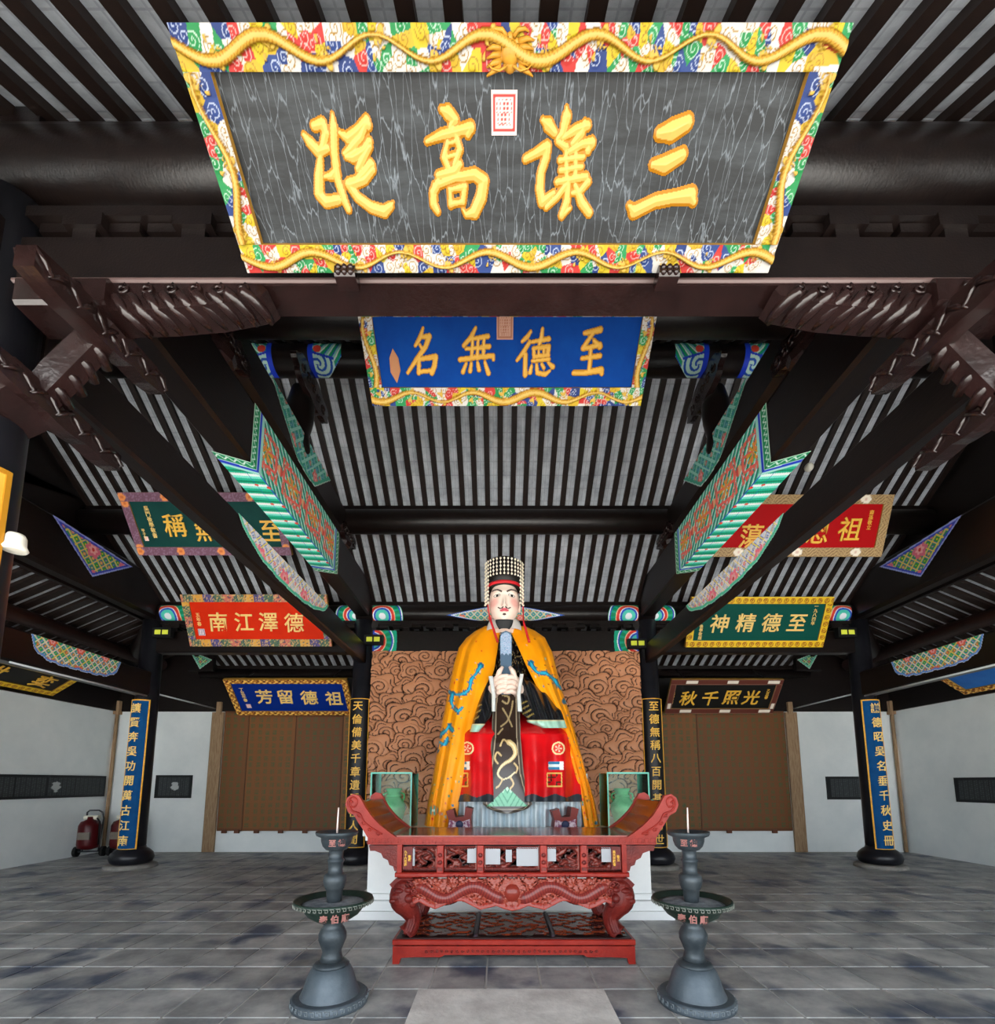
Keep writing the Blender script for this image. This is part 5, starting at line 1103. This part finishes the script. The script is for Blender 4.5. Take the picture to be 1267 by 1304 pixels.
# upturned ends
for s in (-1, 1):
    def F(x, y): return (s*lx(652+(652-x)), zt(y)) if True else None
    outer = [(467, 1066), (461, 1056), (453, 1045), (449, 1038), (441, 1034), (437, 1025), (439, 1016), (446, 1011), (454, 1013), (458, 1019)]; inner = [(463, 1028), (471, 1039), (482, 1050), (495, 1060), (504, 1066)]
    P = [F(x, y) for x, y in outer+inner]
    fixn(MB().prism(P, 1, -.012, .04).build('end_scroll', R1, at)); fixn(MB().prism(P, 1, D-.04, D+.012).build('end_scroll', R1, at))
    body = [F(x, y) for x, y in [(467, 1065), (461, 1054), (455, 1044), (452, 1034), (452, 1020), (458, 1021), (463, 1030), (471, 1041), (482, 1052), (495, 1062), (503, 1065)]]
    fixn(MB().prism(body, 1, .03, D-.03).build('upturned_end', TOP, at))
    m = MB(); pts = [F(x, y) for x, y in spline([(447, 1022), (444, 1020), (444, 1026), (450, 1027), (452, 1019), (446, 1015), (441, 1022), (446, 1032), (456, 1036), (462, 1046), (472, 1054), (486, 1062)], 50)]
    m.tube([(x, -.014, z) for x, z in pts], .008, 6)
    for (x, y) in ((455, 1038), (461, 1048), (469, 1056), (480, 1061)):
        c = F(x, y); m.tube([(c[0]+(.005+.012*a/6)*math.cos(a), -.014, c[1]+(.005+.012*a/6)*math.sin(a)) for a in np.linspace(0, 7, 14)], .006, 5)
    m.build('scroll_carving', R1, at)
    # stepped carved spandrel under the overhang
    P = [F(x, y) for x, y in [(468, 1077), (508, 1077), (508, 1110), (502, 1110), (500, 1104), (495, 1102), (493, 1096), (487, 1093), (484, 1087), (476, 1084), (470, 1084)]]
    fixn(MB().prism(P, 1, .02, .08).build('spandrel', R2, at)); fixn(MB().prism(P, 1, D-.08, D-.02).build('spandrel', R2, at))
    MB().box(*sorted((s*lx(652+(652-505)), s*lx(652+(652-511)))), .015, D-.015, zt(1112), zt(1076)).build('post', R1, at)
# panel row
xs = [511, 560, 611.5, 652*2-611.5, 652*2-560, 652*2-511]
MB().box(lx(511), lx(793), .09, D-.05, zt(1111), zt(1077)).build('drawer_body', R3, at)
def carve_panel(x0, x1, y0, y1, seed, y, nm='carved_panel', f=34, c0='3a1714', c1='6e2a22', parent=at):
    a, b, zb, ztp = lx(x0), lx(x1), zt(y1), zt(y0); u, v = UV(max(24, int((b-a)/.006)), max(16, int((ztp-zb)/.006))); x = a+(b-a)*u; z = zb+(ztp-zb)*v
    n = noise2(x+seed, z*1.2+seed*.7, f)+.5*noise2(x-seed, z, f*2.1); e = np.minimum(np.minimum(u, 1-u)*(b-a), np.minimum(v, 1-v)*(ztp-zb)); rim = e < .018
    hh = np.where(rim, .02, .012*np.clip(n, -1, 1.2)); w_ = np.clip((n+1)/2.2, 0, 1)[..., None]; rgb = C3(c0)*(1-w_)+C3(c1)*w_; rgb[rim] = C3('7c2c22')
    return grid(nm, np.stack([x, y-hh, z], -1), rgb, GLOSSP, parent)
for k in range(5):
    carve_panel(xs[k]+5, xs[k+1]-5, 1078.5, 1109, k*3.1, .078)
    m = MB(); n = int((xs[k+1]-xs[k]-10)/3)
    for q in range(n):
        xx = lx(xs[k]+6.5+q*3); 
        for zz in (zt(1080), zt(1108)): m.tube([(xx+.010*math.cos(a), .04, zz+.010*math.sin(a)) for a in np.linspace(0, 5.2, 8)], .0035, 5)
    m.build('cloud_fringe', R2, at)
PALE_RECT = mat('pale_grey_rectangle', '9a9da2', .5)  # thin pale rectangles set in front of the carved panels
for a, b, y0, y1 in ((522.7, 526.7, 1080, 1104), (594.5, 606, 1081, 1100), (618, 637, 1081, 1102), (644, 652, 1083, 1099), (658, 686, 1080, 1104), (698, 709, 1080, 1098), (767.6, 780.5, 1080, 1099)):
    MB().box(lx(a), lx(b), .048, .051, zt(y1), zt(y0)).build('pale_rectangle', PALE_RECT, at)
for x in xs[1:-1]:
    MB().box(lx(x-4.5), lx(x+4.5), .01, .1, zt(1112), zt(1077), .006).build('post', R1, at)
    m = MB(); zz = zt(1094); m.ball((lx(x), .008, zz+.03), .02, 8, 6, 1, .5, 1); m.ball((lx(x), .008, zz-.03), .02, 8, 6, 1, .5, 1); m.box(lx(x-3.2), lx(x+3.2), -.004, .02, zt(1109), zt(1105)); m.build('post_carving', R2, at)
for x, tx in ((518, '九十六世孫\n敬獻'), (786, '吳氏宗親會\n敬立')):
    b = MB().box(lx(x-6), lx(x+6), .03, .05, zt(1108), zt(1079)).build('name_strip', R2, at)
    for k in range(2):
        link('inscription', glyphs('\n'.join(tx.split('\n')[k]), .026, .002, .02), YG, b, (lx(x-2.6+5.2*k), .028, zt(1093.5)), (PI/2, 0, 0))
MB().box(lx(503), lx(801), .0, D, zt(1117.5), zt(1111.5), .008).build('waist_rail', R1, at)
# carved apron with dragons
BOT = [(528, 1150), (536, 1147), (545, 1152), (556, 1156), (566, 1152), (577, 1146), (590, 1146), (600, 1151), (612, 1157), (624, 1154), (632, 1152), (642, 1156), (652, 1158.5)]
BOT = BOT+[(1304-x, y) for x, y in BOT[-2::-1]]
u, v = UV(320, 70); px = 528+248*u; bt = np.interp(px, [b[0] for b in BOT], [b[1] for b in BOT]); py = 1119+(bt-1119)*v; x = (px-652)/(837-652)*HW; zz = np.interp(py, [1119, 1160], [zt(1119), zt(1160)])
dx = np.abs(px-652); cen = 1136+7.5*np.sin(dx*.085+.6); d = np.abs(py-cen)/np.sqrt(1+(7.5*.085*np.cos(dx*.085+.6))**2); wv = 2.7-.010*dx; body = (d < wv) & (dx > 15) & (dx < 116)
rng = np.random.default_rng(4); best = np.full(px.shape, 1e9); kk = np.zeros(px.shape)
for i in range(64):
    cx_, cy_, ph = rng.uniform(0, 124), rng.uniform(1119, 1158), rng.uniform(0, 6.3); q = np.hypot(dx-cx_, py-cy_); k = q < best; best[k] = q[k]; sp = mod(q/2.6-np.arctan2(py-cy_, dx-cx_)/(2*PI)+ph, 1); kk[k] = sp[k]
line = (np.minimum(kk, 1-kk) < .16); hh = .010*np.clip(1-best/7, 0, 1)+.004*(~line)
hh = np.where(body, .012+.016*np.sqrt(np.clip(1-(d/np.maximum(wv, .1))**2, 0, 1)), hh); r = np.hypot(px-652, py-1136); hh = np.where(r < 6.5, .035*np.sqrt(np.clip(1-(r/6.5)**2, 0, 1)), hh); rim = (bt-py) < 2.4; hh = np.where(rim, .016, hh)
rgb = fill(px, '8a3a2c'); put(rgb, line, '4a1a18'); put(rgb, body, '7a2c26'); put(rgb, body & (mod(dx*.7+d*.2, 2.2) < .6), '5a1f1e'); put(rgb, rim, '8a2c20'); put(rgb, (r > 6.5) & (r < 8.5), '45161a'); put(rgb, r < 6.5, '7a2a20')
o = grid('carved_apron', np.stack([x, .02-hh, zz], -1), rgb, GLOSSP, at, flip=True); s_ = o.modifiers.new('t', 'SOLIDIFY'); s_.thickness = .05; s_.offset = 1
# legs with lion heads
for s in (-1, 1):
    for back in (0, 1):
        g = lambda x, y, Y=.0: (s*-1*lx(x)*-1*-1 if False else -s*lx(x), Y+back*(D-.14), zt(y))
        m = MB(); pts = [g(518, 1122, .09), g(514, 1132, .05), g(512, 1145, .04), g(519, 1158, .07), g(525, 1172, .10), g(523, 1184, .09), g(517, 1192, .07)]
        m.tube([Vector(p) for p in spline(pts, 22)], list(np.interp(np.linspace(0, 1, 22), [0, .2, .4, .55, .75, .9, 1], [.085, .10, .11, .085, .062, .07, .08])), 14)
        for q in range(3): m.tube([Vector((p[0]+.02*(q-1), p[1]-.065, p[2])) for p in spline([g(519, 1158, .07), g(525, 1172, .10), g(520, 1190, .08)], 10)], .016, 6)
        fixn(m.build('leg', R1 if False else R2, at))
        if not back:
            m = MB()
            for (x, y, Y, r, sx_, sz) in ((514, 1137, .03, .085, 1, 1.1), (507, 1141, -.02, .05, 1.1, .8), (503, 1146, -.03, .035, 1, .8), (510, 1133, -.04, .035, 1.3, .7), (521, 1132, -.03, .03, 1.2, .8), (509, 1150, -.01, .04, 1.2, .7), (522, 1143, -.03, .04, 1, 1), (528, 1137, .0, .04, 1, 1), (516, 1127, .0, .05, 1.3, .8), (526, 1150, .0, .04, 1, 1)): m.ball(g(x, y, Y), r, 12, 8, sx_, 1, sz)
            for q in range(6): c = g(518+q*2.6, 1124+abs(q-2)*1.5+6*(q > 3), -.03); m.tube([(c[0]+(.006+.014*a/6)*math.cos(a+q), c[1]-.01, c[2]+(.006+.014*a/6)*math.sin(a+q)) for a in np.linspace(0, 7, 12)], .009, 5)
            m.build('lion_head', R2, at)
            fixn(MB().prism([(g(x, y)[0], g(x, y)[2]) for x, y in ((504, 1119), (536, 1119), (536, 1130), (500, 1130), (497, 1126))], 1, -.01, .15).build('shoulder', R2, at))
# stretcher platform
MB().box(lx(503), lx(805), -.02, D+.02, zt(1203), zt(1196), .006).build('platform_rim', R1, at)
MB().box(lx(507), lx(801), .0, D, zt(1199), zt(1194.5)).build('platform', R3, at)
for k in range(3):
    a, b = lx(512+k*97.5), lx(512+k*97.5+90); u, v = UV(120, 80); x = a+(b-a)*u; y = .05+(D-.1)*v; n = noise2(x, y*1.3, 30)+noise2(x+2, y, 17)
    rgb = fill(u, '3a1812'); put(rgb, n > .35, '8a3c20'); put(rgb, n > 1.0, '6a2a1a'); grid('lattice_panel', np.stack([x, y, zt(1194.5)+.004+.01*np.clip(n, 0, 1)], -1), rgb, GLOSSP, at)
    if k: MB().box(a-.036, a-.010, .03, D-.03, zt(1194.5), zt(1194.5)+.016).build('divider', mat('purple_black_wood', '2a1a26', .4), at)
P = [(lx(503), zt(1205)), (lx(805), zt(1205)), (lx(805), zt(1229)), (lx(797), zt(1229)), (lx(795), zt(1220)), (lx(775), zt(1219)), (lx(745), zt(1219)), (lx(740), zt(1216)), (lx(568), zt(1216)), (lx(563), zt(1219)), (lx(530), zt(1219)), (lx(513), zt(1220)), (lx(511), zt(1229)), (lx(503), zt(1229))]
fixn(MB().prism(P, 1, 0, .05).build('base_apron', R1, at)); fixn(MB().prism(P, 1, D-.05, D).build('base_apron', R1, at))
for x in (lx(503), lx(799)): MB().box(x, x+.05, .05, D-.05, zt(1214), zt(1205)).build('base_rail', R1, at)
m = MB()
for q in range(34): c = (lx(545+q*6.4), -.004, zt(1211.5)); m.tube([(c[0]+(.004+.010*a/6)*math.cos(a+q), c[1], c[2]+(.004+.008*a/6)*math.sin(a+q)) for a in np.linspace(0, 6, 9)], .004, 5)
m.build('base_carving', R2, at)
for x in (545, 757): 
    b = MB().box(-.05, .05, -.06, .06, 0, zt(1203)).build('foot_block', mat('worn_pink_wood', '9a6a5a', .7), at, (lx(x), .25, 0))
b = MB().box(-.035, .035, -.03, .03, 0, .075, .006).build('white_box', mat('white_card', 'e8ecf0', .6)); b.location = (xt(460), YT+.25, zt(1074.5)); tag(b, 'small white box at the left end of the altar table', 'box')

# ================================================================== standing candle holders
BZ = mat('aged_bronze', '30383e', .42, .4, c2='454c50', nscale=7, bump=.25, bscale=35); BG = mat('green_patina_bronze', '1a2e27', .45, .3, c2='2c3a33', nscale=8, bump=.2); ASH = mat('grey_ash', '8a8f94', .95, c2='5a6068', nscale=14, bump=.8, bscale=60)
PKC = mat('pink_relief', '8a5a54', .6)
def holder(x0, label, xb):
    t = empty('candle_holder', (x0, 3.42, 0)); tag(t, label, 'candle holder', 'bronze floor candle holders')
    Zp = lambda y: max(0.0, float(at_y(xb, y, 3.42)[2])); k = .00545
    def lat(nm, pr, m, seg=44, cap=True): return MB().lathe([(r*k, Zp(y)) for r, y in pr], seg, cap=cap).build(nm, m, t)
    z0 = Zp(1288)
    MB().lathe([(.250, 0), (.252, .012), (.247, .05), (.236, .06)], 48).build('foot_ring', mat('blue_grey_bronze', '444e56', .45, .3, c2='565f66', nscale=6, bump=.25, bscale=35), t)
    m = MB(); n = 34
    for i in range(n):
        a = 2*PI*i/n; ca, sa = math.cos(a), math.sin(a); m.tube([(.2505*math.cos(a+q), .2505*math.sin(a+q), z) for q, z in ((-.07, .045), (.05, .045), (.05, .02), (-.02, .02), (-.02, .033))], .004, 4)
    m.build('meander_band', mat('worn_band_bronze', '70787c', .5, .2), t)
    lat('bell_base', [(44, 1281), (41.5, 1276), (37.5, 1268), (33.5, 1259), (30.5, 1250), (28, 1241), (25, 1233.5), (22, 1229.5), (20, 1227.5)], mat('blue_grey_bronze', '444e56', .45, .3, c2='565f66', nscale=6, bump=.25, bscale=35))
    lat('neck_ring', [(21, 1229), (22, 1227), (19, 1224), (14.5, 1222)], BZ)
    lat('baluster', [(14.5, 1223), (12.5, 1216), (11.5, 1210), (14, 1203), (17, 1195), (17, 1188), (14, 1181), (11, 1177), (13, 1174), (13, 1171)], BZ)
    b = lat('bowl', [(13, 1173), (22, 1170), (31, 1164), (37, 1156), (40, 1152), (47, 1150), (48.5, 1146), (48, 1143.5), (45, 1144), (40, 1150), (33, 1155), (5, 1156)], BG, 56, False)
    m = MB(); n = 44
    for i in range(n):
        a = 2*PI*i/n; R = .266; z = Zp(1148); m.tube([(R*math.cos(a+q), R*math.sin(a+q), z+w) for q, w in ((-.055, .009), (.045, .009), (.045, -.009), (-.015, -.009), (-.015, .002))], .0032, 4)
    m.build('meander_rim', mat('worn_rim_bronze', '7c8078', .5, .2), b)
    lat('ash', [(40, 1150), (34, 1149), (3, 1147.5)], ASH)
    lat('stem', [(9, 1152), (9.5, 1142), (10.5, 1131.5), (12, 1131), (12, 1129.5), (13, 1128), (14.5, 1121), (14, 1114.5), (11.5, 1112), (9.3, 1111), (9, 1104), (9.6, 1097.5), (10.6, 1096.5), (10.6, 1094.5), (9, 1093), (9, 1083), (11, 1081)], BZ)
    c = lat('cup', [(9, 1083), (13, 1081.5), (17, 1077), (19, 1071), (19.5, 1066), (25, 1063.5), (26.5, 1060.5), (26, 1058.5), (23, 1059.5), (14, 1063), (3, 1063.5)], BZ, 48, False)
    for tx, R, y, sz, par in (('泰伯廟', 38.5*k, 1160.5, .055, b), ('至德', 19.6*k, 1071.5, .05, c)):
        n = len(tx)
        for i, ch in enumerate(tx):
            a = -PI/2+(i-(n-1)/2)*sz*1.25/R*(1 if True else 1)+(.12 if x0 < 0 else -.12)*3
            me = glyphs(ch, sz, .002, .03); o = link('character', me, PKC, par, (R*1.0*math.cos(a), R*math.sin(a), Zp(y)), (PI/2, 0, a+PI/2))
    zc_ = Zp(1063); MB().tube([(0, 0, zc_-.02), (0.002, 0, zc_+.10), (.004, 0, zc_+.19)], [.007, .006, .0045], 10).build('candle', mat('pale_wax', 'd8c4bc', .5), t)
xa = float(at_z(405.5, 1290, 0)[0]); 
holder(-1.262, 'bronze candle holder with ash bowl standing left of the altar table', 409)
holder(1.232, 'bronze candle holder with ash bowl standing right of the altar table', 880)
